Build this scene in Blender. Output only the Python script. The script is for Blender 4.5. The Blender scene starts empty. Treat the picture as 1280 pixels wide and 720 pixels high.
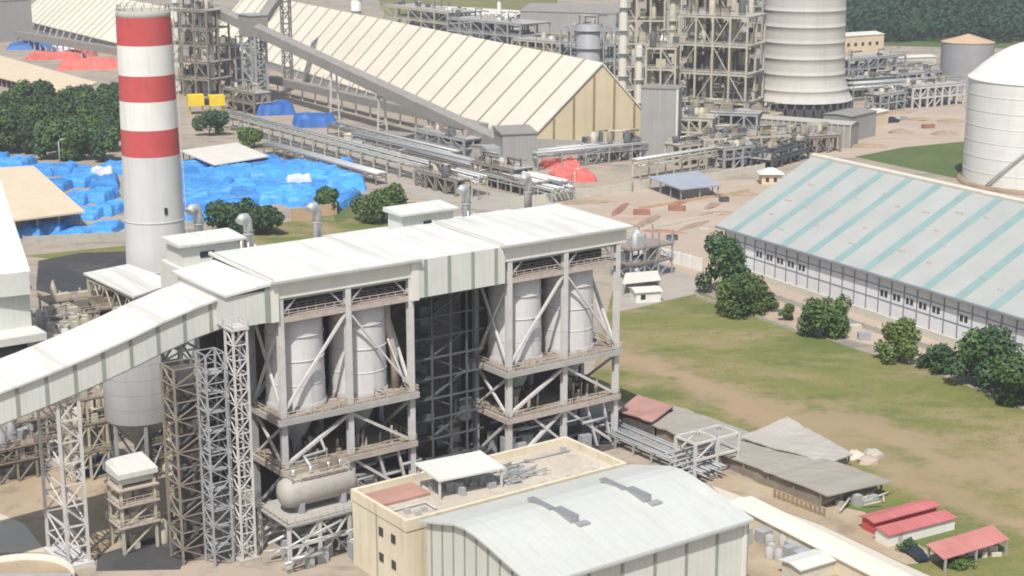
import bpy, bmesh, math, random
from mathutils import Vector, Matrix, noise
R = math.radians
sc = bpy.context.scene
COL = sc.collection
# ---------------------------------------------------------------- camera, sky, sun, exposure
F, PITCH, H = 2033.0, R(14.1), 100.0
cam = bpy.data.objects.new('camera', bpy.data.cameras.new('camera'))
COL.objects.link(cam); sc.camera = cam
cam.location = (0, 0, H); cam.rotation_euler = (R(90) - PITCH, 0, 0)
cam.data.sensor_width = 36; cam.data.lens = F / 1280 * 36
cam.data.clip_start = 1; cam.data.clip_end = 9000
SUN_EL, SUN_AZ = R(56), R(190)
w = bpy.data.worlds.new('World'); sc.world = w; w.use_nodes = True
nt = w.node_tree
sky = nt.nodes.new('ShaderNodeTexSky'); sky.sky_type = 'NISHITA'; sky.sun_disc = False
sky.sun_elevation = SUN_EL; sky.sun_rotation = SUN_AZ; sky.air_density = 1.3; sky.dust_density = 2.5
bg = nt.nodes['Background']; bg.inputs['Strength'].default_value = 0.10
nt.links.new(sky.outputs[0], bg.inputs[0])
sl = bpy.data.lights.new('sun', 'SUN'); sl.energy = 4.2; sl.angle = R(0.8); sl.color = (1, .96, .90)
so = bpy.data.objects.new('sun', sl); COL.objects.link(so)
sd = Vector((math.cos(SUN_EL) * math.sin(SUN_AZ), math.cos(SUN_EL) * math.cos(SUN_AZ), math.sin(SUN_EL)))
so.rotation_euler = sd.to_track_quat('Z', 'Y').to_euler(); so.location = (0, 0, 300)
vs = sc.view_settings
vs.view_transform = 'Standard'; vs.look = 'None'; vs.gamma = 1; vs.use_curve_mapping = False; vs.exposure = 0.16
sc.cycles.pixel_filter_type = 'GAUSSIAN'; sc.cycles.filter_width = 2.1

# ---------------------------------------------------------------- survey helpers
CP, SP = math.cos(PITCH), math.sin(PITCH)
def ray(px, py):
    b = (360 - py) / F
    return ((px - 640) / F, CP + b * SP, -SP + b * CP)
def G(px, py, z=0):                       # point of the site at height z seen at a photo pixel
    d = ray(px, py); t = (z - H) / d[2]
    return Vector((d[0] * t, d[1] * t, z))
def top(gx, gy, py):                      # height above ground point (gx, gy) of something reaching photo row py
    p = G(gx, gy); y = p.y
    k = (360 - py) / F
    return H + y * (k * CP - SP) / (CP + k * SP)
def mpp(py): return (G(640, py).y * CP + H * SP) / F
class Frame:
    def __init__(s, o, az):
        s.o = Vector((o[0], o[1], 0)); s.az = az
        s.A = Vector((math.sin(az), math.cos(az), 0)); s.B = Vector((-math.cos(az), math.sin(az), 0))
        s.rot = math.pi / 2 - az
    def W(s, u, v, z=0): return s.o + s.A * u + s.B * v + Vector((0, 0, z))
    def on(s, px, py, u=None, v=None, w=None):
        d = Vector(ray(px, py)); c = Vector((0, 0, H)) - s.o
        c = (c.dot(s.A), c.dot(s.B), H); d = (d.dot(s.A), d.dot(s.B), d[2])
        t = (u - c[0]) / d[0] if u is not None else (v - c[1]) / d[1] if v is not None else (w - c[2]) / d[2]
        return tuple(c[i] + d[i] * t for i in range(3))
def frame_px(a, b):
    p, q = G(*a), G(*b)
    f = Frame(p, math.atan2(q.x - p.x, q.y - p.y)); f.L = (q - p).length
    return f
PL = Frame(G(352, 659), math.atan2(2910, 2096))      # the plant grid: u along the boiler house, v to the back

# ---------------------------------------------------------------- materials
MATS = {}
def mat(name, col, rough=.7, var=.12, scale=.25, metal=0., stripe=None, dirt=None, dirt_amt=.35, streak=None, bump=0., rnd=0., fine=0., spec=.3):
    """procedural paint: base colour + cloudy variation + optional stripes (axis, period, width, colour) + dirt"""
    m = bpy.data.materials.new(name); m.use_nodes = True; MATS[name] = m
    n, l = m.node_tree.nodes, m.node_tree.links
    bs = n['Principled BSDF']; bs.inputs['Roughness'].default_value = rough; bs.inputs['Metallic'].default_value = metal
    bs.inputs['Specular IOR Level'].default_value = spec
    tc = n.new('ShaderNodeTexCoord'); co = tc.outputs['Object']
    def noise_tex(sc_, det=5, vec=co, rough_=.6):
        t = n.new('ShaderNodeTexNoise'); t.inputs['Scale'].default_value = sc_; t.inputs['Detail'].default_value = det
        t.inputs['Roughness'].default_value = rough_; l.new(vec, t.inputs['Vector']); return t.outputs['Fac']
    def mixc(fac, a, b, mode='MIX'):
        x = n.new('ShaderNodeMixRGB'); x.blend_type = mode
        for i, s in ((0, fac), (1, a), (2, b)):
            if isinstance(s, (int, float)): x.inputs[i].default_value = s
            elif isinstance(s, tuple): x.inputs[i].default_value = (*s, 1)
            else: l.new(s, x.inputs[i])
        return x.outputs[0]
    def ramp(s, a, b, lo=0., hi=1.):
        r = n.new('ShaderNodeMapRange'); r.inputs[1].default_value = a; r.inputs[2].default_value = b
        r.inputs[3].default_value = lo; r.inputs[4].default_value = hi; l.new(s, r.inputs[0]); return r.outputs[0]
    c = tuple(col)
    lo = tuple(x * (1 - var) for x in c); hi = tuple(min(1, x * (1 + var)) for x in c)
    cur = mixc(ramp(noise_tex(scale), .3, .7), lo, hi)
    if fine: cur = mixc(ramp(noise_tex(scale * 14, 3), .35, .65), cur, tuple(x * (1 - fine) for x in c))
    if dirt:
        vec = co
        if streak is not None:
            mp = n.new('ShaderNodeMapping'); s3 = [1, 1, 1]; s3[streak] = .06; mp.inputs['Scale'].default_value = s3
            l.new(co, mp.inputs['Vector']); vec = mp.outputs[0]
        cur = mixc(ramp(noise_tex(scale * 4, 6, vec, .65), .5, .75, 0, dirt_amt), cur, tuple(dirt))
    hgt = None
    if stripe:
        ax, per, wd, sc_col = stripe[:4]
        sx = n.new('ShaderNodeSeparateXYZ'); l.new(co, sx.inputs[0])
        a = n.new('ShaderNodeMath'); a.operation = 'DIVIDE'; l.new(sx.outputs[ax], a.inputs[0]); a.inputs[1].default_value = per
        b = n.new('ShaderNodeMath'); b.operation = 'FRACT'; l.new(a.outputs[0], b.inputs[0])
        d = n.new('ShaderNodeMath'); d.operation = 'LESS_THAN'; l.new(b.outputs[0], d.inputs[0]); d.inputs[1].default_value = wd
        cur = mixc(d.outputs[0], cur, tuple(sc_col)); hgt = d.outputs[0]
    if rnd:
        oi = n.new('ShaderNodeObjectInfo')
        cur = mixc(1., cur, mixc(oi.outputs['Random'], (1 - rnd,) * 3, (1 + rnd,) * 3), 'MULTIPLY')
    l.new(cur, bs.inputs['Base Color'])
    if bump:
        bp = n.new('ShaderNodeBump'); bp.inputs['Strength'].default_value = .5; bp.inputs['Distance'].default_value = bump
        l.new(noise_tex(scale * 6, 5), bp.inputs['Height']); l.new(bp.outputs[0], bs.inputs['Normal'])
    return m
DK = (.22, .19, .15)
mat('roof_grey', (.55, .56, .525), .75, .08, .12, stripe=(0, 2.2, .04, (.46, .47, .44)), dirt=(.42, .41, .37), dirt_amt=.5, streak=1, fine=.05)
mat('roof_white', (.665, .665, .63), .7, .08, .12, stripe=(0, 3.05, .035, (.55, .54, .49)), dirt=(.38, .35, .29), dirt_amt=.6, streak=1, fine=.04)
mat('wall_cream', (.61, .62, .575), .6, .06, .2, stripe=(0, 1.05, .1, (.55, .56, .49)), dirt=(.45, .44, .38), dirt_amt=.35, streak=2)
mat('wall_cream_y', (.61, .62, .575), .6, .06, .2, stripe=(1, 1.05, .1, (.55, .56, .49)), dirt=(.45, .44, .38), dirt_amt=.35, streak=2)
mat('fascia', (.70, .695, .625), .6, .06, .2, dirt=(.5, .48, .4), dirt_amt=.25, streak=2)
mat('seam_green', (.27, .31, .26), .6, .08)
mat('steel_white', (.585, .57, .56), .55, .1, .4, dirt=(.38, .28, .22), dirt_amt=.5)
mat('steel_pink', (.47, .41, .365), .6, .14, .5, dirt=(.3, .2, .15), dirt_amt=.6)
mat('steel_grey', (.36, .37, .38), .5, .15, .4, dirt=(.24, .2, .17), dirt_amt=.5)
mat('steel_brown', (.27, .23, .185), .65, .2, .4, dirt=(.16, .13, .1), dirt_amt=.6)
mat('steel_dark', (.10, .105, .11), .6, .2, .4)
mat('steel_tan', (.50, .46, .37), .6, .15, .3, dirt=(.3, .23, .16), dirt_amt=.5)
mat('galv', (.50, .51, .50), .42, .08, .3, metal=.25, dirt=(.36, .33, .29), dirt_amt=.4)
mat('silo_grey', (.63, .62, .615), .6, .06, .2, dirt=(.36, .34, .32), dirt_amt=.45, streak=2)
mat('drum_grey', (.40, .375, .34), .6, .1, .3, dirt=(.25, .2, .16), dirt_amt=.6)
mat('silo_dark', (.33, .33, .34), .5, .07, .2, stripe=(2, 2.6, .05, (.24, .24, .25)), dirt=(.22, .2, .19), dirt_amt=.45, streak=2)
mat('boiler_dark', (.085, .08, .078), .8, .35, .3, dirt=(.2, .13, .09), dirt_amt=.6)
mat('deck', (.30, .24, .20), .9, .25, .35, dirt=(.42, .36, .3), dirt_amt=.6, fine=.2)
mat('deck_edge', (.41, .40, .385), .8, .12, .3, dirt=(.28, .21, .16), dirt_amt=.5)
mat('concrete', (.44, .42, .37), .9, .12, .1, dirt=(.28, .25, .2), dirt_amt=.5, fine=.1, bump=.03)
mat('concrete_lt', (.60, .57, .49), .9, .1, .12, dirt=(.38, .34, .27), dirt_amt=.5, fine=.08)
mat('yellow_wall', (.67, .60, .46), .85, .08, .15, dirt=(.42, .35, .24), dirt_amt=.6, streak=2)
mat('roof_deck', (.53, .475, .395), .95, .18, .12, dirt=(.30, .25, .2), dirt_amt=.7, fine=.12)
mat('roof_red', (.42, .24, .20), .85, .15, .3, dirt=(.3, .2, .15))
mat('pale_cream', (.74, .69, .58), .7, .06, .15, dirt=(.5, .45, .36), dirt_amt=.4)
mat('roof_pale', (.62, .63, .58), .6, .06, .15, dirt=(.45, .44, .36), dirt_amt=.4)
mat('glass_dark', (.03, .035, .04), .25, .3, .3, spec=.5)
mat('red_paint', (.52, .085, .085), .65, .1, .12, dirt=(.42, .17, .15), dirt_amt=.6, streak=2)
mat('white_paint', (.76, .75, .70), .65, .05, .12, dirt=(.5, .48, .43), dirt_amt=.55, streak=2)
mat('chimney_base', (.60, .605, .60), .7, .05, .1, dirt=(.48, .47, .43), dirt_amt=.5, streak=2)
mat('tower_conc', (.53, .51, .47), .85, .05, .08, dirt=(.43, .39, .34), dirt_amt=.6, streak=2)
mat('tank_white', (.72, .72, .68), .5, .05, .1, stripe=(2, 3.2, .03, (.58, .58, .55)), dirt=(.5, .48, .44), dirt_amt=.5, streak=2)
mat('shed_cream', (.73, .68, .565), .6, .05, .08, dirt=(.60, .52, .38), dirt_amt=.4)
mat('shed_seam', (.30, .255, .19), .7, .1)
mat('gable_tan', (.55, .47, .32), .65, .06, .1, dirt=(.42, .33, .19), dirt_amt=.4, streak=2)
mat('gable_seam', (.27, .20, .11), .7, .1)
mat('gallery_grey', (.27, .255, .235), .7, .1, .15, dirt=(.38, .35, .31), dirt_amt=.5)
mat('grey_wall', (.34, .335, .325), .75, .08, .1, stripe=(0, 3.0, .06, (.28, .28, .27)), dirt=(.24, .22, .2), dirt_amt=.4, streak=2)
mat('wh_roof', (.385, .40, .38), .8, .07, .1, stripe=(0, 1.2, .08, (.385, .395, .38)), dirt=(.44, .39, .37), dirt_amt=.5, streak=1)
mat('wh_teal', (.235, .345, .34), .8, .08, .15, dirt=(.33, .4, .39), dirt_amt=.5, streak=1)
mat('wh_wall', (.76, .76, .76), .7, .05, .15, dirt=(.5, .47, .43), dirt_amt=.35, streak=2)
mat('wh_rib', (.24, .26, .30), .7, .1)
mat('tarp_blue', (.05, .26, .64), .85, .25, .2, dirt=(.26, .45, .72), dirt_amt=.8, streak=0, bump=.1, rnd=.28)
mat('tarp_navy', (.03, .12, .38), .5, .2, .3, bump=.2, rnd=.12)
mat('tarp_red', (.58, .13, .11), .85, .2, .3, dirt=(.7, .35, .3), dirt_amt=.6, bump=.2, rnd=.12)
mat('tarp_pale', (.6, .62, .68), .5, .15, .3, bump=.2)
mat('yellow_steel', (.78, .58, .03), .5, .1, .3)
mat('beige_roof', (.68, .56, .40), .75, .07, .15, stripe=(0, 2.4, .06, (.55, .45, .31)), dirt=(.45, .38, .29), dirt_amt=.5)
mat('pale_roof', (.66, .63, .56), .7, .06, .15, dirt=(.45, .42, .36), dirt_amt=.4)
mat('blue_roof', (.36, .39, .45), .5, .06, .2, dirt=(.3, .3, .3))
mat('sag_roof', (.36, .33, .285), .85, .1, .1, stripe=(0, 1.1, .12, (.30, .28, .245)), dirt=(.22, .19, .155), dirt_amt=.6, streak=1, fine=.08)
mat('sag_roof_lt', (.41, .385, .345), .85, .08, .1, stripe=(0, 1.1, .12, (.36, .345, .31)), dirt=(.28, .25, .21), dirt_amt=.5, streak=1)
mat('red_roof', (.47, .155, .15), .6, .12, .2, stripe=(0, .9, .14, (.46, .09, .1)), dirt=(.6, .3, .27), dirt_amt=.5, streak=1)
mat('pink_roof', (.50, .20, .18), .65, .14, .2, stripe=(0, .9, .14, (.42, .16, .15)), dirt=(.55, .35, .3), dirt_amt=.5, streak=1)
mat('rust_red', (.33, .165, .115), .8, .2, .3)
mat('rust_roof', (.52, .37, .24), .8, .12, .15)
mat('timber', (.33, .24, .15), .9, .2, .5)
mat('bark', (.13, .10, .075), .95, .2, .8)
mat('leaf_dark', (.048, .10, .042), .7, .55, .35, rnd=.25, fine=.35)
mat('leaf_mid', (.085, .15, .038), .7, .5, .35, rnd=.2, fine=.3)
mat('leaf_light', (.125, .19, .045), .7, .45, .35, rnd=.2, fine=.3)
mat('leaf_tip', (.13, .19, .05), .7, .4, .35, rnd=.2, fine=.3)
mat('leaf_far', (.030, .075, .036), .8, .6, .035, fine=.4)
mat('blue_drum', (.05, .1, .3), .5, .15)
mat('rubber', (.02, .02, .022), .8, .2)
mat('car_dark', (.02, .028, .05), .25, .1, spec=.6)
mat('car_white', (.75, .75, .74), .3, .04, spec=.5)
mat('dirt_heap', (.32, .24, .17), .95, .2, .2, bump=.3)
mat('bush_far', (.07, .09, .045), .9, .4, .3)

# ground materials: several noise layers in world metres
def ground_mat(name, cols, scales, rough=.95, bump=.05, band=None):
    """cols[0] base, each further (colour, scale, lo, hi, amount) laid over it by its own noise"""
    m = bpy.data.materials.new(name); m.use_nodes = True; MATS[name] = m
    n, l = m.node_tree.nodes, m.node_tree.links
    bs = n['Principled BSDF']; bs.inputs['Roughness'].default_value = rough; bs.inputs['Specular IOR Level'].default_value = .15
    tc = n.new('ShaderNodeTexCoord'); cur = None
    base = n.new('ShaderNodeRGB'); base.outputs[0].default_value = (*cols, 1); cur = base.outputs[0]
    for i, (c, s, lo, hi, amt, st) in enumerate(scales):
        mp = n.new('ShaderNodeMapping'); mp.inputs['Location'].default_value = (i * 37.1, i * 11.7, i * 5.3)
        mp.inputs['Rotation'].default_value = (0, 0, st[1]); mp.inputs['Scale'].default_value = (1, st[0], 1)
        l.new(tc.outputs['Object'], mp.inputs[0])
        t = n.new('ShaderNodeTexNoise'); t.inputs['Scale'].default_value = s; t.inputs['Detail'].default_value = 7
        t.inputs['Roughness'].default_value = .62; l.new(mp.outputs[0], t.inputs['Vector'])
        r = n.new('ShaderNodeMapRange'); r.inputs[1].default_value = lo; r.inputs[2].default_value = hi; r.inputs[4].default_value = amt
        l.new(t.outputs['Fac'], r.inputs[0])
        x = n.new('ShaderNodeMixRGB'); l.new(r.outputs[0], x.inputs[0]); l.new(cur, x.inputs[1]); x.inputs[2].default_value = (*c, 1)
        cur = x.outputs[0]
    for (p, q, wd, c, amt) in band or ():      # a worn strip of bare soil between two ground points, with a ragged edge
        d = (q - p).normalized(); nx, ny = -d.y, d.x
        nz = n.new('ShaderNodeTexNoise'); nz.inputs['Scale'].default_value = .05; nz.inputs['Detail'].default_value = 9; nz.inputs['Roughness'].default_value = .72
        l.new(tc.outputs['Object'], nz.inputs['Vector'])
        dot = n.new('ShaderNodeVectorMath'); dot.operation = 'DOT_PRODUCT'; l.new(tc.outputs['Object'], dot.inputs[0]); dot.inputs[1].default_value = (nx, ny, 0)
        sb = n.new('ShaderNodeMath'); sb.operation = 'SUBTRACT'; l.new(dot.outputs['Value'], sb.inputs[0]); sb.inputs[1].default_value = p.x*nx + p.y*ny
        wv = n.new('ShaderNodeMath'); wv.operation = 'MULTIPLY_ADD'; l.new(nz.outputs['Fac'], wv.inputs[0]); wv.inputs[1].default_value = wd*5.5; l.new(sb.outputs[0], wv.inputs[2])
        of = n.new('ShaderNodeMath'); of.operation = 'SUBTRACT'; l.new(wv.outputs[0], of.inputs[0]); of.inputs[1].default_value = wd*2.75
        ab = n.new('ShaderNodeMath'); ab.operation = 'ABSOLUTE'; l.new(of.outputs[0], ab.inputs[0])
        r = n.new('ShaderNodeMapRange'); r.inputs[1].default_value = wd; r.inputs[2].default_value = wd*.25; r.inputs[4].default_value = amt; l.new(ab.outputs[0], r.inputs[0])
        x = n.new('ShaderNodeMixRGB'); l.new(r.outputs[0], x.inputs[0]); l.new(cur, x.inputs[1]); x.inputs[2].default_value = (*c, 1)
        cur = x.outputs[0]
    l.new(cur, bs.inputs['Base Color'])
    bp = n.new('ShaderNodeBump'); bp.inputs['Strength'].default_value = .4; bp.inputs['Distance'].default_value = bump
    t2 = n.new('ShaderNodeTexNoise'); t2.inputs['Scale'].default_value = 1.2; t2.inputs['Detail'].default_value = 6
    l.new(tc.outputs['Object'], t2.inputs['Vector']); l.new(t2.outputs['Fac'], bp.inputs['Height']); l.new(bp.outputs[0], bs.inputs['Normal'])
    return m
N1 = (1, 0)
ground_mat('ground_yard', (.35, .30, .24), [((.45, .37, .29), .012, .45, .6, .7, N1), ((.27, .25, .215), .03, .5, .62, .8, (2.2, .63)), ((.47, .36, .28), .06, .54, .66, .6, N1), ((.2, .18, .15), .25, .52, .7, .6, N1), ((.16, .14, .115), .045, .56, .66, .6, (3.5, .62))])
ground_mat('grass', (.185, .19, .060), [((.31, .245, .135), .03, .46, .6, .8, (2.2, .62)), ((.115, .155, .045), .03, .48, .6, .85, (2.2, .62)), ((.35, .255, .165), .017, .58, .68, .8, (3.4, .62)), ((.235, .215, .085), .1, .48, .66, .6, (2, .62)), ((.115, .125, .045), .35, .52, .7, .55, N1), ((.32, .27, .19), .9, .6, .74, .4, N1), ((.085, .10, .035), 1.7, .52, .64, .5, N1)], band=[(G(850,478), G(1290,605), 11, (.34, .25, .16), .8), (G(800,455), G(1130,560), 5, (.33, .255, .15), .6), (G(1090,575), G(1290,660), 5, (.36, .26, .17), .6)])
ground_mat('grass_green', (.10, .14, .05), [((.16, .17, .07), .05, .5, .65, .7, N1), ((.07, .1, .04), .3, .5, .7, .6, N1)])
ground_mat('road_lt', (.56, .52, .44), [((.48, .44, .37), .06, .5, .65, .7, N1), ((.4, .36, .3), .4, .58, .75, .5, N1)])
ground_mat('road_grey', (.36, .33, .29), [((.42, .38, .33), .05, .45, .65, .8, (2, .6)), ((.28, .26, .23), .2, .55, .7, .5, N1)])
ground_mat('asphalt_and_shade', (.06, .06, .065), [((.1, .095, .09), .06, .5, .65, .7, N1), ((.15, .13, .11), .2, .58, .72, .5, N1)])  # dark yard surface; also colours the painted shade at lower left
ground_mat('dirt_pink', (.42, .34, .27), [((.49, .41, .33), .03, .45, .6, .7, (1.8, .6)), ((.42, .25, .19), .05, .56, .66, .7, (2.5, .5)), ((.34, .3, .25), .2, .55, .7, .5, N1)])
ground_mat('dirt_brown', (.37, .29, .20), [((.45, .37, .27), .08, .45, .6, .7, N1), ((.24, .19, .14), .15, .52, .66, .7, N1), ((.18, .16, .13), .5, .6, .75, .6, N1)])

# ---------------------------------------------------------------- mesh builder and scene tree
GEAR = {'box': 'equipment_box', 'pipe': 'pipe', 'vessel': 'vessel', 'bar': 'strut'}
SPLIT = {'plant_gear': GEAR, 'pipework': 'pipe', 'landing': 'landing', 'cable_box': 'cable_box', 'cabinet': 'cabinet', 'crate': 'crate', 'drum': 'drum', 'roof_plant': 'roof_plant', 'scrap_bar': 'scrap_bar', 'pipes': 'pipe', 'posts': 'post', 'ribs': 'rib', 'ladder_bar': 'rail', 'panels': 'panel', 'nozzles': 'nozzle', 'roof_vents': 'roof_vent', 'pilasters': 'pilaster', 'hoops': 'hoop', 'stiffeners': 'stiffener', 'trestles': 'trestle', 'platforms': 'platform', 'vent_pipes': 'vent_pipe', 'joints': 'roof_joint', 'gear_posts': 'valve_post'}
class MB:
    def __init__(s): s.v, s.f, s.m, s.sm, s.ch = [], [], [], [], []
    def add(s, vs, fs, m=0, sm=False, kind='piece'):
        o = len(s.v); s.ch.append((o, len(s.f), kind)); s.v += [tuple(p) for p in vs]
        for f in fs: s.f.append(tuple(i + o for i in f)); s.m.append(m); s.sm.append(sm and len(f) < 5)
        return s
    def box(s, x0, x1, y0, y1, z0, z1, m=0):
        return s.add([(x0,y0,z0),(x1,y0,z0),(x1,y1,z0),(x0,y1,z0),(x0,y0,z1),(x1,y0,z1),(x1,y1,z1),(x0,y1,z1)],
                     [(0,3,2,1),(4,5,6,7),(0,1,5,4),(1,2,6,5),(2,3,7,6),(3,0,4,7)], m, kind='box')
    def bar(s, p, q, w, h=None, m=0, kind='bar'):
        p, q = Vector(p), Vector(q); d = q - p
        if d.length < 1e-4: return s
        d.normalize(); h = h or w
        a = d.cross(Vector((0,0,1)) if abs(d.z) < .98 else Vector((1,0,0))).normalized(); b = a.cross(d)
        if abs(d.z) >= .98: a, b = Vector((1,0,0)), Vector((0,1,0))
        a *= w/2; b *= h/2
        vs = [p-a-b, p+a-b, p+a+b, p-a+b, q-a-b, q+a-b, q+a+b, q-a+b]
        return s.add(vs, [(0,3,2,1),(4,5,6,7),(0,1,5,4),(1,2,6,5),(2,3,7,6),(3,0,4,7)], m, kind=kind)
    def path(s, pts, r, n=8, m=0):
        pts = [Vector(p) for p in pts]; rings = []
        for i, p in enumerate(pts):
            d = (pts[min(i+1, len(pts)-1)] - pts[max(i-1, 0)]).normalized()
            a = d.cross(Vector((0,0,1)) if abs(d.z) < .95 else Vector((1,0,0))).normalized(); b = d.cross(a)
            rr = r[i] if isinstance(r, (list, tuple)) else r
            rings.append([p + a*rr*math.cos(2*math.pi*k/n) + b*rr*math.sin(2*math.pi*k/n) for k in range(n)])
        vs = [p for g in rings for p in g]; fs = []
        for i in range(len(pts)-1):
            for k in range(n): fs.append((i*n+k, i*n+(k+1)%n, (i+1)*n+(k+1)%n, (i+1)*n+k))
        e = (len(pts)-1)*n
        return s.add(vs, fs + [tuple(range(n)), tuple(e+k for k in reversed(range(n)))], m, True, 'pipe')
    def tube(s, p, q, r, n=8, m=0): return s.path([p, q], r, n, m)
    def prism(s, pts, z0, z1, m=0):
        n = len(pts)
        zz0 = z0 if isinstance(z0, (list, tuple)) else [z0]*n
        zz1 = z1 if isinstance(z1, (list, tuple)) else [z1]*n
        vs = [(p[0],p[1],zz0[i]) for i,p in enumerate(pts)] + [(p[0],p[1],zz1[i]) for i,p in enumerate(pts)]
        return s.add(vs, [tuple(reversed(range(n))), tuple(range(n,2*n))] + [(i,(i+1)%n,(i+1)%n+n,i+n) for i in range(n)], m)
    def ext(s, prof, x0, x1, m=0):           # profile of (y,z) swept along x
        n = len(prof); vs = [(x0,y,z) for y,z in prof] + [(x1,y,z) for y,z in prof]
        return s.add(vs, [tuple(reversed(range(n))), tuple(range(n,2*n))] + [(i,(i+1)%n,(i+1)%n+n,i+n) for i in range(n)], m)
    def lathe(s, prof, n=32, c=(0,0), m=0, sm=True, a0=0, a1=2*math.pi):
        full = abs(a1-a0-2*math.pi) < 1e-3; k = n if full else n+1
        vs = [(c[0]+r*math.cos(a0+(a1-a0)*i/n), c[1]+r*math.sin(a0+(a1-a0)*i/n), z) for r,z in prof for i in range(k)]
        fs = [(j*k+i, j*k+(i+1)%k, (j+1)*k+(i+1)%k, (j+1)*k+i) for j in range(len(prof)-1) for i in range(n)]
        return s.add(vs, fs, m, sm, 'vessel')
    def lattice(s, x0, x1, y0, y1, z0, z1, n, leg=.35, br=.18, m=0, top_s=1.):
        cx, cy = (x0+x1)/2, (y0+y1)/2
        def P(i, t):
            k = 1 + (top_s-1)*t
            x = (x0, x1, x1, x0)[i]; y = (y0, y0, y1, y1)[i]
            return (cx+(x-cx)*k, cy+(y-cy)*k, z0+(z1-z0)*t)
        for i in range(4): s.bar(P(i,0), P(i,1), leg, m=m)
        for j in range(n):
            t0, t1 = j/n, (j+1)/n
            for i in range(4):
                k = (i+1) % 4
                s.bar(P(i,t1), P(k,t1), br, m=m)
                if (j+i) % 2: s.bar(P(i,t0), P(k,t1), br, m=m)
                else: s.bar(P(k,t0), P(i,t1), br, m=m)
        return s
    def rail(s, pts, z, h=1.1, step=2., r=.09, m=0, close=False):
        pts = [Vector((p[0], p[1], z if len(p) < 3 else p[2])) for p in pts]
        segs = list(zip(pts, pts[1:])) + ([(pts[-1], pts[0])] if close else [])
        for p, q in segs:
            for k in (.55, 1): s.bar(p+Vector((0,0,h*k)), q+Vector((0,0,h*k)), r, m=m)
            c = max(1, int((q-p).length/step))
            for i in range(c+1): s.bar(p.lerp(q, i/c), p.lerp(q, i/c)+Vector((0,0,h)), r, m=m)
        return s
    def split(s, names, ms, parent):         # every piece a part of its own
        ch = s.ch + [(len(s.v), len(s.f), '')]
        for (v0, f0, k), (v1, f1, _) in zip(ch, ch[1:]):
            p = MB(); p.add(s.v[v0:v1], [tuple(i-v0 for i in f) for f in s.f[f0:f1]]); p.sm = s.sm[f0:f1]; p.m = s.m[f0:f1]
            p.build(names if isinstance(names, str) else names.get(k, 'equipment_box'), ms, parent, raw=True)
    def build(s, name, ms, parent=None, loc=None, rot=0, raw=False):
        if name in SPLIT and not raw: return s.split(SPLIT[name], ms, parent)
        me = bpy.data.meshes.new(name); me.from_pydata(s.v, [], s.f); me.update()
        ms = ms if isinstance(ms, (list, tuple)) else [ms]
        for x in ms: me.materials.append(MATS[x])
        me.polygons.foreach_set('material_index', s.m); me.polygons.foreach_set('use_smooth', s.sm)
        if len(s.f) < 30000:
            bm = bmesh.new(); bm.from_mesh(me); bmesh.ops.recalc_face_normals(bm, faces=bm.faces[:]); bm.to_mesh(me); bm.free()
        o = bpy.data.objects.new(name, me); COL.objects.link(o)
        if parent: o.parent = parent
        if loc is not None: o.location = loc; o.rotation_euler = (0, 0, rot)
        return o
def tag(o, label, cat, group=None, kind=None):
    if label: o['label'] = label
    if cat: o['category'] = cat
    if group: o['group'] = group
    if kind: o['kind'] = kind
    return o
def thing(name, label, cat, loc, rot=0, group=None):
    o = bpy.data.objects.new(name, None); COL.objects.link(o); o.empty_display_size = 1
    o.location = loc; o.rotation_euler = (0, 0, rot)
    return tag(o, label, cat, group)
def at_plant(name, label, cat, u, v, group=None): return thing(name, label, cat, PL.W(u, v), PL.rot, group)
def at_frame(name, label, cat, f, group=None): return thing(name, label, cat, f.o, f.rot, group)
def copy_tree(o, parent=None):
    c = o.copy(); COL.objects.link(c); c.parent = parent
    for ch in o.children: copy_tree(ch, c)
    return c
def sheet(name, pts, z, m):                # a ground sheet from photo pixels
    mb = MB(); P = [G(*p) for p in pts]; n = len(P)
    mb.add([(p.x, p.y, z) for p in P], [tuple(range(n))])
    o = mb.build(name, m); o['kind'] = 'structure'
    if o.data.polygons[0].normal.z < 0: o.data.flip_normals()
    return o
rng = random.Random(7)
# ================================================================ THE GROUND
mb = MB(); mb.add([(-2200,-250,0),(2200,-250,0),(2200,3800,0),(-2200,3800,0)], [(0,1,2,3)])
mb.build('ground', 'ground_yard')['kind'] = 'structure'
# the humid air over the site: one closed box round everything, pale even haze
hz = bpy.data.materials.new('haze'); hz.use_nodes = True; hn = hz.node_tree; hn.nodes.clear()
ho = hn.nodes.new('ShaderNodeOutputMaterial'); hv = hn.nodes.new('ShaderNodeVolumePrincipled')
hv.inputs['Color'].default_value = (.93, .95, 1, 1); hv.inputs['Density'].default_value = .0002; hv.inputs['Anisotropy'].default_value = .2
hn.links.new(hv.outputs[0], ho.inputs['Volume']); MATS['haze'] = hz
MB().box(-2300, 2300, -350, 3900, -1, 112).build('haze', 'haze')['kind'] = 'stuff'
sheet('grass_field', [(770,345),(800,384),(850,372),(880,366),(935,392),(1000,412),(1075,438),(1160,462),(1300,520),(1500,590),(1500,900),(1180,735),(1060,668),(960,612),(880,560),(800,520),(740,470)], .012, 'grass')
sheet('grass_plot', [(1068,196),(1130,184),(1215,176),(1330,200),(1330,250),(1200,224)], .012, 'grass_green')
sheet('grass_verge', [(30,320),(300,292),(420,262),(520,252),(530,275),(400,300),(160,335)], .012, 'grass')
sheet('concrete_road', [(890,607),(1027,657),(1133,707),(1185,730),(1125,750),(1058,700),(977,668),(915,636)], .016, 'road_lt')
sheet('service_road', [(760,320),(800,318),(880,352),(872,366),(800,384),(770,390)], .02, 'road_grey')
sheet('plant_road', [(270,150),(330,150),(480,200),(600,236),(760,262),(740,275),(560,258),(440,215)], .008, 'road_grey')
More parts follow.
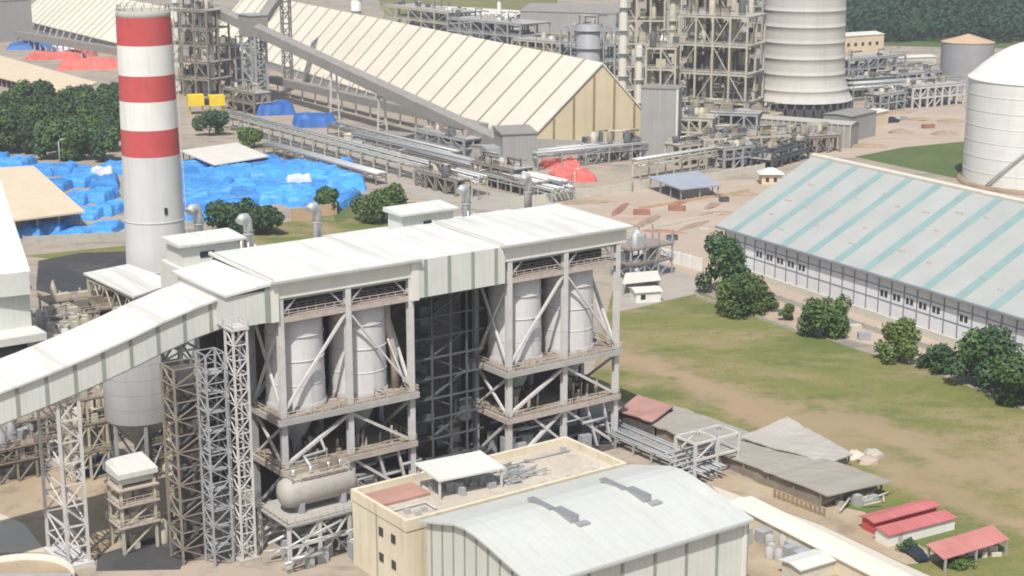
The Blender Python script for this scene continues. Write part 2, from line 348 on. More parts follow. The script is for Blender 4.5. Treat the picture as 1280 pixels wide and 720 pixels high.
sheet('dirt_yard', [(690,262),(760,242),(900,226),(985,222),(905,282),(880,300),(780,290)], .012, 'dirt_pink')
sheet('dirt_lot', [(1060,150),(1200,132),(1240,160),(1215,178),(1060,198),(1010,192)], .010, 'dirt_pink')
sheet('warehouse_apron', [(780,290),(880,300),(905,333),(1000,362),(1300,462),(1330,500),(1170,452),(1060,424),(960,398),(870,356)], .008, 'dirt_pink')
sheet('asphalt_yard', [(45,362),(48,326),(100,316),(160,314),(250,318),(250,370),(120,385)], .016, 'asphalt_and_shade')
sheet('ground_shade', [(122,694),(205,668),(240,684),(225,712),(120,714)], .016, 'asphalt_and_shade')  # cast shade at lower left, painted as a dark ground sheet
sheet('dirt_ground', [(-40,600),(60,585),(140,600),(210,640),(200,668),(128,690),(90,720),(30,700),(-40,660)], .012, 'dirt_brown')
sheet('concrete_apron', [(-40,625),(30,655),(58,690),(-40,692)], .02, 'road_lt')
sheet('shed_verge', [(890,585),(1000,622),(1080,640),(1180,700),(1133,706),(1027,656),(890,606)], .022, 'dirt_brown')
sheet('equipment_yard', [(900,640),(977,669),(1058,701),(1120,750),(900,770)], .012, 'dirt_brown')
sheet('far_field', [(470,-12),(700,-12),(690,34),(560,30),(480,22)], .012, 'grass')
sheet('far_field', [(640,40),(720,44),(700,74),(640,62)], .014, 'grass')

# ================================================================ BOILER HOUSE
bh = at_plant('boiler_house', 'long open-fronted white steel boiler house with two silo bays and a dark stair bay', 'boiler house', 0, 0)
EAVE, BACK = 40.3, 20.5
def roof_slab(name, u0, u1, v0, v1, w, m='roof_white', th=.35, fall=.5, parent=bh):
    mb = MB(); mb.ext([(v0,w-fall-th),(v1,w-th),(v1,w),(v0,w-fall)], u0, u1)
    return mb.build(name, m, parent)
r1 = roof_slab('roof', -.9, 26.2, -1.4, BACK, 41.1)
r2 = roof_slab('roof', 42.4, 70.6, -1.4, BACK, 41.1)
r3 = roof_slab('roof', 26.2, 42.4, -.5, BACK, 40.75)
MB().box(-4, 24, BACK, 33, 37.6, 38).build('roof', 'roof_white', bh)
MB().box(26, 69, BACK, 34, 37.6, 38).build('roof', 'roof_white', bh)
# edge flashing and gutter on the roofs
for r, u0, u1, z in ((r1, -.9, 26.2, 41.1), (r2, 42.4, 70.6, 41.1)):
    mb = MB(); mb.box(u0, u1, -1.62, -1.42, z-.95, z-.62); mb.build('gutter', 'galv', r)
    mb = MB(); mb.bar((u0+.15, -1.4, z-.44), (u0+.15, BACK, z+.06), .3, .18); mb.build('verge_trim', 'fascia', r)
# cladding
for u0, u1 in ((-.2, 26), (43.2, 69.8)):
    MB().box(u0, u1, -.55, -.25, 37.5, 40.5).build('fascia', 'fascia', bh)
mp = MB().box(26, 43.2, -.8, -.2, 33.9, 40.2).build('wall_panel', 'wall_cream', bh)
for u in (27.3, 31.9, 36.6, 41.3):
    MB().box(u-.3, u+.3, -.92, -.803, 33.9, 40.2).build('seam', 'seam_green', mp)
MB().box(24.6, 26, -.9, -.2, 33.6, 40.25).build('wall_panel', 'fascia', bh)
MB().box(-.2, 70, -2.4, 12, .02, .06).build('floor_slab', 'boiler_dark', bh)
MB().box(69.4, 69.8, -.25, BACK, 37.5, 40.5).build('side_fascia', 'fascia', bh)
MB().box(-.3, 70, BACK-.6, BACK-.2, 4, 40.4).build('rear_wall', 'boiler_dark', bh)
MB().box(-4, 69, 32.6, 33, 0, 37.6).build('rear_wall', 'wall_cream', bh)
for a in (-4, 68.6): MB().box(a, a+.4, BACK, 32.6, 0, 37.6).build('rear_wall', 'wall_cream_y', bh)
for m0 in (0, 43.5):
    cols = [(m0+1, 0), (m0+13, 0), (m0+24.7, 0), (m0+1, 10), (m0+13, 10), (m0+24.7, 10)]
    for i, (u, v) in enumerate(cols):
        f = v == 0
        mb = MB()
        if f:                                  # built-up H column
            mb.box(u-.5,u+.5,-.42,-.34,0,37.5); mb.box(u-.5,u+.5,.34,.42,0,37.5); mb.box(u-.09,u+.09,-.34,.34,0,37.5); mb.box(u-.8,u+.8,-.8,.8,0,.6)
        else: mb.box(u-.42,u+.42,v-.42,v+.42,0,38)
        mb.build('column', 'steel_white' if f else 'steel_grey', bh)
    # upper truss zone and pink walkway girder
    mb = MB()
    for v in (0.1, 10):
        for k in range(2):
            u0, u1 = m0+1+k*11.9, m0+1+(k+1)*11.9; um = (u0+u1)/2
            mb.bar((u0,v,34.2),(u0+3.2,v,37.4),.24); mb.bar((u1-3.2,v,37.4),(u1,v,34.2),.24)
        mb.bar((m0+1,v,37.3),(m0+24.7,v,37.3),.5)
    for k in range(5): mb.bar((m0+1+k*5.95,.1,37.3),(m0+1+k*5.95,10,37.3),.3)
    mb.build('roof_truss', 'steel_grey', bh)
    mb = MB(); mb.box(m0+.6,m0+25,-.3,.3,33.5,34.4); mb.box(m0+.6,m0+25,.3,3,34.2,34.38)
    mb.build('girder', 'steel_pink', bh)
    mb = MB(); mb.rail([(m0+.8,-.35),(m0+25,-.35)], 34.4, 1.1, 1.6, .1)
    mb.rail([(m0+.8,2.9),(m0+25,2.9)], 34.4, 1.1, 1.6, .1)
    mb.build('railing', 'steel_pink', bh)
    # equipment in the conveyor floor, in the shade under the roof
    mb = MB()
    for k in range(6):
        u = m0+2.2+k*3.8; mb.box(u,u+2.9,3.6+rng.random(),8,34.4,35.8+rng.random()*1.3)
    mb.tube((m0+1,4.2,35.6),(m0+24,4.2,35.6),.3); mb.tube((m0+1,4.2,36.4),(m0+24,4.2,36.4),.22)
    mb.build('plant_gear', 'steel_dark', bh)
    # silo deck and lower deck
    mb = MB(); mb.box(m0-.2,m0+25.4,-1.1,10.4,17.4,18.1)
    mb.box(m0-.3,m0+25.5,-1.35,-1.1,17.15,18.15,1); mb.box(m0-.4,m0-.2,-1.1,10.4,17.15,18.15,1); mb.box(m0+25.4,m0+25.6,-1.1,10.4,17.15,18.15,1)
    mb.build('silo_deck', ['deck','deck_edge'], bh)
    mb = MB()
    for k in range(16):
        u, v = m0+1.5+rng.random()*21, rng.uniform(-.4,8); z = 9.6
        t = rng.random()
        if t < .5: mb.box(u,u+rng.uniform(.5,2),v,v+rng.uniform(.5,1.6),z,z+rng.uniform(.6,3.2))
        else: mb.path([(u,v,z),(u,v,z+rng.uniform(1,4)),(u+rng.uniform(-4,4),v,z+rng.uniform(1,4))],rng.uniform(.1,.3))
    mb.build('plant_gear', 'boiler_dark' if m0 else 'deck', bh)
    mb = MB()
    for k in range(9):
        u, v = m0+1.5+rng.random()*21, rng.uniform(-.8,.6); z = 18.1
        if k % 2: mb.box(u,u+rng.uniform(.4,1.2),v,v+.6,z,z+rng.uniform(.5,1.6))
        else: mb.path([(u,v,z),(u,v,z+rng.uniform(.8,2)),(u+rng.uniform(1,3),v,z+rng.uniform(.5,2))],.12)
    mb.build('plant_gear', 'steel_pink', bh)
    mb = MB(); mb.rail([(m0-.2,10.3),(m0-.2,-1.2),(m0+25.4,-1.2),(m0+25.4,10.3)], 18.15, 1.1, 1.5, .09); mb.build('railing', 'steel_tan', bh)
    mb = MB(); mb.box(m0+.3,m0+25.1,-.9,10.2,9.2,9.6); mb.box(m0+.2,m0+25.2,-1.1,-.9,8.7,9.65,1); mb.box(m0+.0,m0+.28,-.9,10.2,8.7,9.65,1)
    pass
    mb.build('lower_deck', ['deck','steel_pink'], bh)
    mb = MB(); mb.rail([(m0+.3,9),(m0+.3,-1),(m0+25,-1),(m0+25,9)], 9.65, 1.1, 1.5, .09); mb.build('railing', 'steel_tan', bh)
    # bracing: inverted V from the middle column in both tiers, X on the side face
    c1, c2, c3 = m0+1, m0+13, m0+24.7
    for p, q, d in (((c2-.4,.0,33.2),(c1+.5,.0,19.4),.46), ((c2+.4,0,33.2),(c3-.5,0,19.4),.38), ((c2-.4,-.1,16.4),(c1+.4,-.1,10.3),.58), ((c2+.4,-.1,16.4),(c3-.4,-.1,9.8),.58),
                    ((c2-.4,9.8,33),(c1+.5,9.8,19),.5), ((c2+.4,9.8,33),(c3-.5,9.8,19),.5),
                    ((c3-2.8,2.5,27),(c3-.6,.8,19.2),.42),
                    ((c1,.3,33.6),(c1,9.6,18.6),.42), ((c1,9.6,33.6),(c1,.3,18.6),.42), ((c1,.3,16.6),(c1,9.6,9.6),.42), ((c1,9.6,16.6),(c1,.3,9.6),.42),
                    ((c1,.3,8.6),(c1,9.6,.6),.6), ((c3,.3,16.6),(c3,9.6,9.6),.5), ((c3,9.6,33.6),(c3,.3,18.6),.5),
                    ((c2-.4,-.1,8.6),(c1+.4,-.1,.5),.6), ((c1+5,-.2,8.6),(c2-.5,-.2,3),.5), ((c2+.4,-.1,8.6),(c3-.4,-.1,.5),.6), ((c2+5,-.2,8.6),(c2+7.5,-.2,.5),.5), ((c3-3,-.2,8.6),(c3-1,-.2,.5),.5)):
        MB().bar(p, q, d, d*.8).build('brace', 'steel_white', bh)
    # the boiler casing, ducts and hoppers in the gloom behind
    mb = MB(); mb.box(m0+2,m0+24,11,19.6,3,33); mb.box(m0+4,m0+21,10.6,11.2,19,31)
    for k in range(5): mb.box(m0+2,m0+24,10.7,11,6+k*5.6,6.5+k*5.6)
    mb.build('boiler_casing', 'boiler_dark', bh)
    mb = MB()
    for k in (0,1):
        cu = m0+6.3+k*11.6; mb.lathe([(.7,9.9),(1,12),(3.6,17.3)],20,(cu,5.6)); mb.tube((cu,5.6,10),(cu+2,9,6),.7)
    mb.build('feeder_hopper', 'steel_grey', bh)
    mb = MB()
    for k in range(24):
        u = m0+1+rng.random()*22; v = -1+rng.random()*9; mb.box(u,u+.8+rng.random()*1.9,v,v+1.2,.0,1+rng.random()*4.5)
        z = 1+rng.random()*6; mb.path([(u,v,z),(u+3+rng.random()*4,v,z),(u+3+rng.random()*4,v+1,z+rng.uniform(-1,2.5))],.1+rng.random()*.22)
    mb.build('plant_gear', 'steel_grey', bh)
    mb = MB()
    for k in range(12):
        u = m0+1.5+rng.random()*21; v = rng.uniform(.5,3); mb.bar((u,v,9.6),(u+.1,v,10.8+rng.random()*2.2),.16+rng.random()*.3)
    mb.build('gear_posts', 'steel_tan', bh)
    for k, (u, v) in enumerate(((m0+3.5,3),(m0+9,6.5),(m0+19,7))):
        mb = MB(); mb.path([(u,v,9.6),(u,v,15),(u+2.5,v+1,16.8)],.45); mb.build('duct','galv',bh)
mb = MB(); mb.path([(22.6,4,34),(22.6,4,29),(23.4,3,24),(23.4,3,18.3)],.7); mb.build('duct','steel_pink',bh)
# dark stair bay between
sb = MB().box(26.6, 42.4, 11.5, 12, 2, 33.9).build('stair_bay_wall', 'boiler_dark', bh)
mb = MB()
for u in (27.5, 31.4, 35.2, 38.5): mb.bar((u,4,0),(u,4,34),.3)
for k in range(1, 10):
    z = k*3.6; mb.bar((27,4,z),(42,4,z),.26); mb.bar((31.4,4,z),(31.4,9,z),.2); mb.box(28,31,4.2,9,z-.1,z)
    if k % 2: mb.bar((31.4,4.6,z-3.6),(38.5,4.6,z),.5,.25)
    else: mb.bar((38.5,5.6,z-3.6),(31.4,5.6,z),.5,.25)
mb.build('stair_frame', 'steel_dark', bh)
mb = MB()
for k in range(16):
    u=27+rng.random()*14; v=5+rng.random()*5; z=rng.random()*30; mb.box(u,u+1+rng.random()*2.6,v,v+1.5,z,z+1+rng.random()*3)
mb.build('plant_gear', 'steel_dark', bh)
mb = MB()
for k in range(8): u=27.5+k*1.8; mb.box(u,u+.9,-.4+rng.random(),1,.0,2+rng.random()*2.5)
mb.build('plant_gear', 'galv', bh)
# transfer head at the left end
hd = MB().prism([(-8.2,-.9),(-1.0,-.9),(-1.0,16.5),(-8.2,16.5)], 34.2, 39.2).build('transfer_head', 'wall_cream', bh)
MB().prism([(-8.6,-1.3),(-.95,-1.3),(-.95,18.2),(-8.6,18.2)], [39.25,40,40,39.25], [39.6,40.4,40.4,39.6]).build('roof', 'roof_white', hd)
MB().box(-1.9,-1.1,-1.05,-.903,34.2,39.9).build('seam', 'seam_green', hd)
MB().box(-.98,.5,-.85,-.3,34,40).build('wall_panel', 'fascia', bh)
# roof rooms
def roof_room(u0, u1, v0, v1, z0, z1, win):
    r = MB().box(u0, u1, v0, v1, z0, z1).build('roof_room', 'wall_cream', bh)
    MB().prism([(u0-.7,v0-.9),(u1+.7,v0-.9),(u1+.7,v1+.6),(u0-.7,v1+.6)], z1+.02, [z1+.4,z1+.4,z1+.8,z1+.8]).build('roof', 'roof_white', r)
    for (a, b, c, d) in win: MB().box(a, b, v0-.1, v0-.003, c, d).build('window', 'glass_dark', r)
    return r
q1, q2 = PL.on(222,322,v=25.5), PL.on(303,296,v=25.5)
a = roof_room(q1[0]+.6, q2[0]-.4, 25.5, 31, 37, q2[2]-.3, [(q1[0]+4, q1[0]+6.6, q2[2]-2.6, q2[2]-1.6)])
q3, q4 = PL.on(500,275,v=27), PL.on(580,258,v=27)
b = roof_room(q3[0]+.5, q4[0]-2.4, 27, 32, 37, q4[2]-.2, [(q3[0]+5, q3[0]+7, q4[2]-2.6, q4[2]-1.7)])
for rr, u1, z in ((a, q2[0], q2[2]), (b, q4[0], q4[2])):
    mb = MB()
    for k in range(3): mb.tube((u1-.6+k*1.3,24.8,36.5),(u1-.6+k*1.3,24.8,z-.4-k*.5),.22)
    mb.build('vent_pipes', 'galv', bh)
q = PL.on(240,355,v=24)
mb = MB(); mb.rail([(q[0]-4,24),(q[0]+8,24)], q[2]-1, 1.3, 1.5, .12); mb.bar((q[0]-4,24,q[2]-1.1),(q[0]+8,24,q[2]-1.1),.3); mb.build('railing', 'steel_grey', bh)
for px, pb, pt, v in ((311,308,268,26), (397,298,254,30), (583,268,232,26), (660,262,218,30), (249,300,256,36)):
    u, _, z0 = PL.on(px, pb, v=v); z1 = PL.on(px, pt, v=v)[2]
    r = .78
    mb = MB(); mb.path([(u,v,min(z0,37.6)),(u,v,z1-1.6),(u-.15,v-.1,z1-.9),(u-.6,v-.3,z1-.35),(u-1.3,v-.6,z1-.3),(u-2,v-.9,z1-.9)], r, 12)
    mb.lathe([(r+.16,z1-3.4),(r+.16,z1-3.1)],12,(u,v)); mb.build('vent_pipe', 'galv', bh)
mb = MB()
for u in (-.5, 42.6): mb.bar((u,-1.2,40.75),(u,BACK,41.25),.14,.2)
mb.build('joints', 'galv', bh)

# ---------------------------------------------------------------- the four silos
SL = ['grey steel silo in the left bay, nearest the covered conveyor', 'grey steel silo in the left bay, beside the dark stair bay',
      'grey steel silo in the right bay, beside the dark stair bay', 'grey steel silo at the grass field end of the boiler house']
for i, (u, v) in enumerate(((6.3,5.6),(17.9,5.6),(49.8,5.6),(61.4,5.6))):
    s = at_plant('storage_silo', SL[i], 'silo', u, v, 'silos in the boiler house bays'); s.location.z = 18.1
    mb = MB(); mb.lathe([(4.75,.9),(4.75,4),(4.6,12),(4.55,15.6),(3.6,16),(0.02,16)], 40); mb.build('body', 'silo_grey', s)
    mb = MB(); mb.lathe([(4.95,0),(4.95,.9),(4.7,.95)], 40); mb.build('skirt', 'deck_edge', s)
    mb = MB()
    for z in (4.2,8.2,12.2): mb.lathe([(4.7,z-.1),(4.82,z-.06),(4.82,z+.06),(4.7,z+.1)],40)
    mb.build('stiffeners', 'silo_grey', s)

# ================================================================ COVERED CONVEYOR (white, left)
cv = at_plant('covered_conveyor', 'white covered conveyor gallery climbing from the left edge to the boiler house', 'conveyor', -8, 8)
# path (u, z of floor): incline then a vertical curve to level; local u measured from -8
pth = [(u+8, z+.3) for u, z in [(x[0], x[2]) for x in (PL.on(-110,577,v=3), PL.on(0,531,v=3), PL.on(60,507,v=3), PL.on(116,483,v=3), PL.on(165,460,v=3), PL.on(205,440,v=3), PL.on(245,422,v=3), PL.on(288,406,v=3))]]
pth = pth + [(pth[-1][0]+3.5, 34.5), (6., 34.7)]
V0, V1, HT = -5.0, 7.2, 4.3
def ribbon(name, y0, y1, z0, z1, m, parent, sub=pth):
    mb = MB()
    for (a, za), (b, zb) in zip(sub, sub[1:]):
        mb.add([(a,y0,za+z0),(b,y0,zb+z0),(b,y1,zb+z0),(a,y1,za+z0),(a,y0,za+z1),(b,y0,zb+z1),(b,y1,zb+z1),(a,y1,za+z1)],
               [(0,3,2,1),(4,5,6,7),(0,1,5,4),(2,3,7,6)])
    e0, e1 = sub[0], sub[-1]
    for a, za in (e0, e1): mb.add([(a,y0,za+z0),(a,y1,za+z0),(a,y1,za+z1),(a,y0,za+z1)], [(0,1,2,3)])
    return mb.build(name, m, parent)
ribbon('floor', V0+.1, V1-.1, -.5, 0, 'steel_grey', cv)
wl = ribbon('side_wall', V0, V0+.25, -.3, HT, 'wall_cream', cv)
ribbon('side_wall', V1-.25, V1, -.3, HT, 'wall_cream', cv)
ribbon('roof', V0-.6, V1+.4, HT+.02, HT+.35, 'roof_white', cv)
def zat(u):
    for (a, za), (b, zb) in zip(pth, pth[1:]):
        if a <= u <= b: return za+(zb-za)*(u-a)/(b-a)
for k in range(13):
    u = -1.4-k*4.35
    if u < pth[0][0]: break
    z0, z1 = zat(u), zat(u+.55)
    MB().add([(u,V0-.08,z0-.3),(u+.55,V0-.08,z1-.3),(u+.55,V0-.08,z1+HT),(u,V0-.08,z0+HT),(u,V0-.003,z0-.3),(u+.55,V0-.003,z1-.3),(u+.55,V0-.003,z1+HT),(u,V0-.003,z0+HT)],
             [(0,1,2,3),(4,7,6,5),(0,3,7,4),(1,5,6,2)]).build('seam', 'seam_green', wl)
# trestle of the conveyor, a lattice tower
mb = MB(); mb.lattice(-25.6,-22.4,-4.2,4.2,0,29.8,9,.42,.2); mb.box(-26.2,-21.8,-4.8,4.8,0,.7)
mb.build('trestle', 'steel_white', cv)
mb = MB(); mb.lattice(-5.4,-2.6,-3,4,0,33.6,10,.45,.26); mb.build('trestle', 'steel_grey', cv)

# stair towers in front of the transfer head
st = at_plant('lattice_tower', 'slender pale lattice tower with close zigzag bracing left of the silo bays', 'lattice tower', -10.2, -7.6)
mb = MB(); mb.lattice(-1.1,1.1,-1.3,1.3,0,36.2,16,.3,.15); mb.build('lattice', 'steel_white', st)
mb = MB(); mb.box(-1.4,1.4,-1.6,1.6,36.2,36.5); mb.rail([(-1.3,-1.5),(1.3,-1.5),(1.3,1.5),(-1.3,1.5)],36.5,1.,1.3,.09,close=True); mb.build('head_platform', 'steel_white', st)
mb = MB(); mb.box(-1.7,1.7,-1.9,1.9,0,.5); mb.build('footing', 'concrete', st)
st = at_plant('lattice_tower', 'wider grey lattice tower with rungs, tight against the slender one', 'lattice tower', -13.9, -6.4)
mb = MB(); mb.lattice(-1.5,1.5,-1.6,1.6,0,33,15,.26,.13); mb.build('lattice', 'steel_grey', st)
mb = MB()
for k in range(10): mb.box(-1.3,1.3,-1.4,1.4,3*k+2.9,3*k+3)
mb.build('landing', 'steel_grey', st)
st = at_plant('stair_tower', 'brown scaffold stair tower standing under the curve of the covered conveyor', 'stair tower', -16.6, -2.5)
mb = MB(); mb.lattice(-2.4,2.4,-2.2,2.2,0,30.6,12,.3,.16); mb.build('frame', 'steel_brown', st)
MB().box(-1.5,1.5,-.6,1.9,0,30).build('dark_core', 'boiler_dark', st)  # inner box added only to make the tower read darker
for k in range(11):
    z = 2.6*(k+1); s = 1 if k % 2 else -1
    mb = MB(); mb.bar((-1.9*s,-.8*s,z-2.6),(1.9*s,-.8*s,z),1.1,.18); mb.build('stair_flight', 'steel_dark', st)
    mb = MB(); mb.box(*( (1.2,2.2) if s>0 else (-2.2,-1.2) ),-2,2,z-.1,z); mb.build('landing', 'steel_dark', st)
mb = MB()
for k in range(26): 
    x,y,z = rng.uniform(-2,2),rng.uniform(-2.6,2.2),rng.uniform(1,28); mb.box(x-.3,x+.3,y-.3,y+.3,z,z+rng.uniform(.6,2))
mb.build('cable_box', 'steel_dark', st)
q = PL.on(236,706,w=0)
st = at_plant('stair_tower', 'tan pipe and stair scaffold standing behind the grey lattice tower', 'stair tower', -11.6, 8.5)
mb = MB(); mb.lattice(-2.8,1.6,-2,2,0,27,9,.35,.2)
for k in range(9): mb.box(-2.6,1.4,-1.8,1.8,3*k+2.9,3*k+3)
mb.build('frame', 'steel_tan', st)
mb = MB(); mb.box(-3.2,1.2,-2.6,-2.2,22,25.6); mb.build('cover_panel', 'steel_pink', st)

# grey storage silo with cone bottom under the conveyor
q = PL.on(172,500,w=14)
s = at_plant('ash_silo', 'grey cone-bottomed silo half hidden behind the covered conveyor', 'silo', q[0]+1, q[1]+2)
mb = MB(); mb.lathe([(5.8,10.5),(5.8,27),(5.2,27.6),(0.02,28.4)],36); mb.build('body','silo_dark',s)
mb = MB(); mb.lathe([(.5,4.6),(5.8,10.5)],36); mb.build('cone','silo_dark',s)
for k in range(6):
    a = k*math.pi/3+.3; MB().bar((5.3*math.cos(a),5.3*math.sin(a),0),(5.3*math.cos(a),5.3*math.sin(a),12.4),.5).build('leg','steel_grey',s)
mb = MB()
for k in range(6):
    a,b = k*math.pi/3+.3,(k+1)*math.pi/3+.3
    mb.bar((5.3*math.cos(a),5.3*math.sin(a),.5),(5.3*math.cos(b),5.3*math.sin(b),9),.25)
mb.build('frame','steel_grey',s)

# small tower block with a white roof, between conveyor trestle and lattice towers
s = at_plant('dosing_tower', 'small open steel tower with a white box roof on the brown ground', 'plant tower', -21.6, 6.5)
mb = MB(); mb.prism([(-3.5,-2.8),(2.9,-2.8),(2.9,3.2),(-3.5,3.2)],[12.3]*4,[13.1,13.1,13.9,13.9]); mb.build('roof','roof_white',s)
mb = MB(); mb.box(-3,2.4,-2.2,2.6,11.2,12.2); mb.build('roof_box','roof_pale',s)
mb = MB()
for x in (-3,2.4):
    for y in (-2.2,2.6): mb.bar((x,y,0),(x,y,11.4),.4)
for z in (4.2,7.6):
    for y in (-2.2,2.6): mb.bar((-3,y,z),(2.4,y,z),.3)
    for x in (-3,2.4): mb.bar((x,-2.2,z),(x,2.6,z),.3)
mb.bar((-3,-2.2,4.2),(2.4,-2.2,7.6),.22); mb.bar((-3,-2.2,0),(2.4,-2.2,4.2),.22); mb.bar((-3,2.6,4.2),(-3,-2.2,7.6),.22)
mb.build('frame','steel_tan',s)
for z in (4.3,7.7,10.3): MB().box(-3.6,3,-2.8,3.2,z,z+.25).build('floor','steel_pink',s)
mb = MB()
for k in range(12):
    x,y,z = rng.uniform(-2.6,1.6),rng.uniform(-1.9,1.6),rng.choice((0,0,4.6,7.95)); mb.box(x,x+rng.uniform(.5,1.4),y,y+1,z,z+rng.uniform(.8,2.6))
mb.build('plant_gear','steel_tan',s)
mb = MB(); mb.rail([(-3.5,3),(-3.5,-2.7),(2.9,-2.7),(2.9,3)],7.95,1.1,1.2,.08); mb.rail([(-3.5,3),(-3.5,-2.7),(2.9,-2.7),(2.9,3)],4.55,1.1,1.2,.08); mb.build('railing','steel_tan',s)
mb = MB(); mb.lathe([(.9,0),(.9,3.4),(.2,4)],16,(3.8,-1)); mb.tube((3.8,-1,3.8),(2,-1,6),.2); mb.build('pump_vessel','steel_tan',s)

# pipe frames and drums at the far left
def rack(name,label,cat,u,v,L,W,Hh,nb,m,floors=(),gear=8,gm='steel_grey',group=None,seed=1,rot=None):
    rg = random.Random(seed)
    s = at_plant(name,label,cat,u,v,group) if rot is None else thing(name,label,cat,(u,v,0),rot,group)
    mb = MB(); st_ = L/nb
    for i in range(nb+1):
        for y in (0,W): mb.bar((i*st_,y,0),(i*st_,y,Hh),.36)
        for z in floors: mb.bar((i*st_,0,z),(i*st_,W,z),.3)
    for z in floors:
        for y in (0,W): mb.bar((0,y,z),(L,y,z),.3)
    for i in range(nb):
        z0 = 0
        for z in floors:
            if rg.random()<.55: mb.bar((i*st_,0,z0),((i+1)*st_,0,z),.2)
            if rg.random()<.4: mb.bar(((i+1)*st_,0,z0),(i*st_,0,z),.2)
            z0 = z
    for y in (0,W):
        mb.bar((0,y,0),(0,y if W<1 else W-y,floors[0]),.18)
    mb.build('frame',m,s)
    for z in floors:
        f = MB().box(-.4,L+.4,-.4,W+.4,z+.16,z+.3).build('floor','deck',s)
        MB().rail([(-.4,W),(-.4,-.4),(L+.4,-.4),(L+.4,W)],z+.3,1.1,2,.08).build('railing',m,s)
    mb = MB()
    zs = (0,)+tuple(z+.3 for z in floors)
    for k in range(gear):
        x,y,z = rg.uniform(0,L-1),rg.uniform(0,W*.7),rg.choice(zs); t = rg.random()
        if t<.45: mb.box(x,x+rg.uniform(.6,L*.2+.5),y,y+rg.uniform(.6,W*.25+.4),z,z+rg.uniform(.8,2.8))
        elif t<.75: r = rg.uniform(.5,1.2); mb.lathe([(r,z),(r,z+rg.uniform(1.5,3.5)),(.05,z+3.8)],14,(x,y+.6))
        else: mb.path([(x,y,z),(x,y,z+2.2),(min(L,x+rg.uniform(2,6)),y,z+2.2)],.25)
    if gear: mb.build('plant_gear',gm,s)
    return s
rack('equipment_rack','tan pipe frame with blue drums under the conveyor beside the grey silo','steel frame',*PL.on(92,606,w=0)[:2],6.5,5,15,2,'steel_tan',(5,10,14.5),16,'steel_tan',seed=3)
d = MB()
q = PL.on(100,590,w=0)
for k in range(3):
    o = MB().lathe([(.9,0),(.9,2.8),(.02,3)],18).build('chemical_drum','blue_drum',None,PL.W(q[0]+1+k*2.1,q[1]-2.2,.0),PL.rot)
    tag(o,['blue drum below the tan pipe frame, left one of three','blue drum below the tan pipe frame, middle one of three','blue drum below the tan pipe frame, right one of three'][k],'drum','blue drums under the conveyor')
rack('equipment_rack','low pale pipe frame left of the conveyor trestle at the photo edge','steel frame',*PL.on(20,585,w=0)[:2],9,5,11,3,'steel_tan',(4,8),14,'concrete_lt',seed=5)
rack('equipment_rack','pale upright pipe frame near the conveyor trestle, before the dark opening','steel frame',*PL.on(-30,560,w=0)[:2],7,5,13,2,'steel_white',(5,9.5),12,'steel_tan',seed=6)

rack('equipment_rack','tan tangle of pipes on a low frame behind the conveyor trestle and the dosing tower','steel frame',*PL.on(110,560,w=0)[:2],9,6,9,3,'steel_brown',(3.5,6.5),26,'steel_tan',seed=61)
rack('equipment_rack','brown low frame between the cone-bottomed silo and the stair scaffold','steel frame',*PL.on(188,600,w=0)[:2],7,5,8,2,'steel_brown',(3.5,6),22,'steel_tan',seed=62)
rack('equipment_rack','low frame of grey gear at the left photo edge above the bare ground','steel frame',*PL.on(-25,612,w=0)[:2],10,5,8,3,'steel_brown',(3.5,6),24,'steel_grey',seed=63)
# thickener basin at the bottom left corner
c = G(18,742)
s = thing('round_basin','round pale concrete basin at the bottom left corner','basin',c)
mb = MB(); mb.lathe([(8.6,.03),(8.6,2.6),(8.2,2.6),(8.2,.9),(0.02,.85)],56); mb.build('wall','concrete_lt',s)
MB().lathe([(8.15,1.7),(.02,1.7)],48).build('sludge_surface','dirt_brown',s)
MB().box(-8.4,8.4,-.6,.6,2.62,2.9).build('walkway','steel_grey',s)
c = G(70,735)
MB().bar((c.x-3,c.y,.3),(c.x+4,c.y-3,.3),.9,.6).build('kerb_wall','concrete_lt'); tag(bpy.data.objects['kerb_wall'],'low pale kerb wall beside the round basin','kerb')

# ================================================================ DRUM AND PIPE DECK in front of the left bay
dk = at_plant('drum_deck','tan steel pipe deck carrying a large horizontal drum before the left silo bay','steel deck',-6.5,-15)
q = PL.on(315,690,w=0); 
L, Wd, dz = 15.5, 9.5, 6.6
mb = MB()
for i in range(4):
    for y in (0,Wd): mb.bar((i*L/3,y,0),(i*L/3,y,dz),.5)
    mb.bar((i*L/3,0,dz),(i*L/3,Wd,dz),.4)
for y in (0,Wd):
    mb.bar((0,y,dz),(L,y,dz),.45); mb.bar((0,y,3.2),(L,y,3.2),.3)
    for i in range(3): mb.bar((i*L/3,y,0),((i+1)*L/3,y,dz),.28); mb.bar(((i+1)*L/3,y,0),(i*L/3,y,dz),.28)
mb.build('frame','steel_white',dk)
MB().box(-.6,L+.6,-.6,Wd+.6,dz+.2,dz+.45).build('deck','deck_edge',dk)
MB().rail([(-.5,Wd+.4),(-.5,-.5),(L+.5,-.5),(L+.5,Wd+.4)],dz+.45,1.1,1.3,.1).build('railing','steel_tan',dk)
mb = MB()
for k in range(44):
    x,y = rng.uniform(-4,L+2),rng.uniform(-5,Wd); z = rng.uniform(.4,5.6)
    mb.tube((x,y,z),(x+rng.uniform(2,8),y+rng.uniform(-1,1),z+rng.choice((0,0,1.5))),rng.uniform(.12,.3))
mb.build('pipework','galv',dk)
mb = MB()
for k in range(18):
    x,y = rng.uniform(-2,L),rng.uniform(-3,Wd-1); mb.box(x,x+rng.uniform(.6,2),y,y+rng.uniform(.6,1.6),0,rng.uniform(1,3.6))
mb.build('plant_gear','steel_grey',dk)
dr = at_plant('steam_drum','large grey horizontal drum with domed ends lying on the tan pipe deck','drum',-6.5+7.3,-15+4.3); dr.location.z = dz+.45
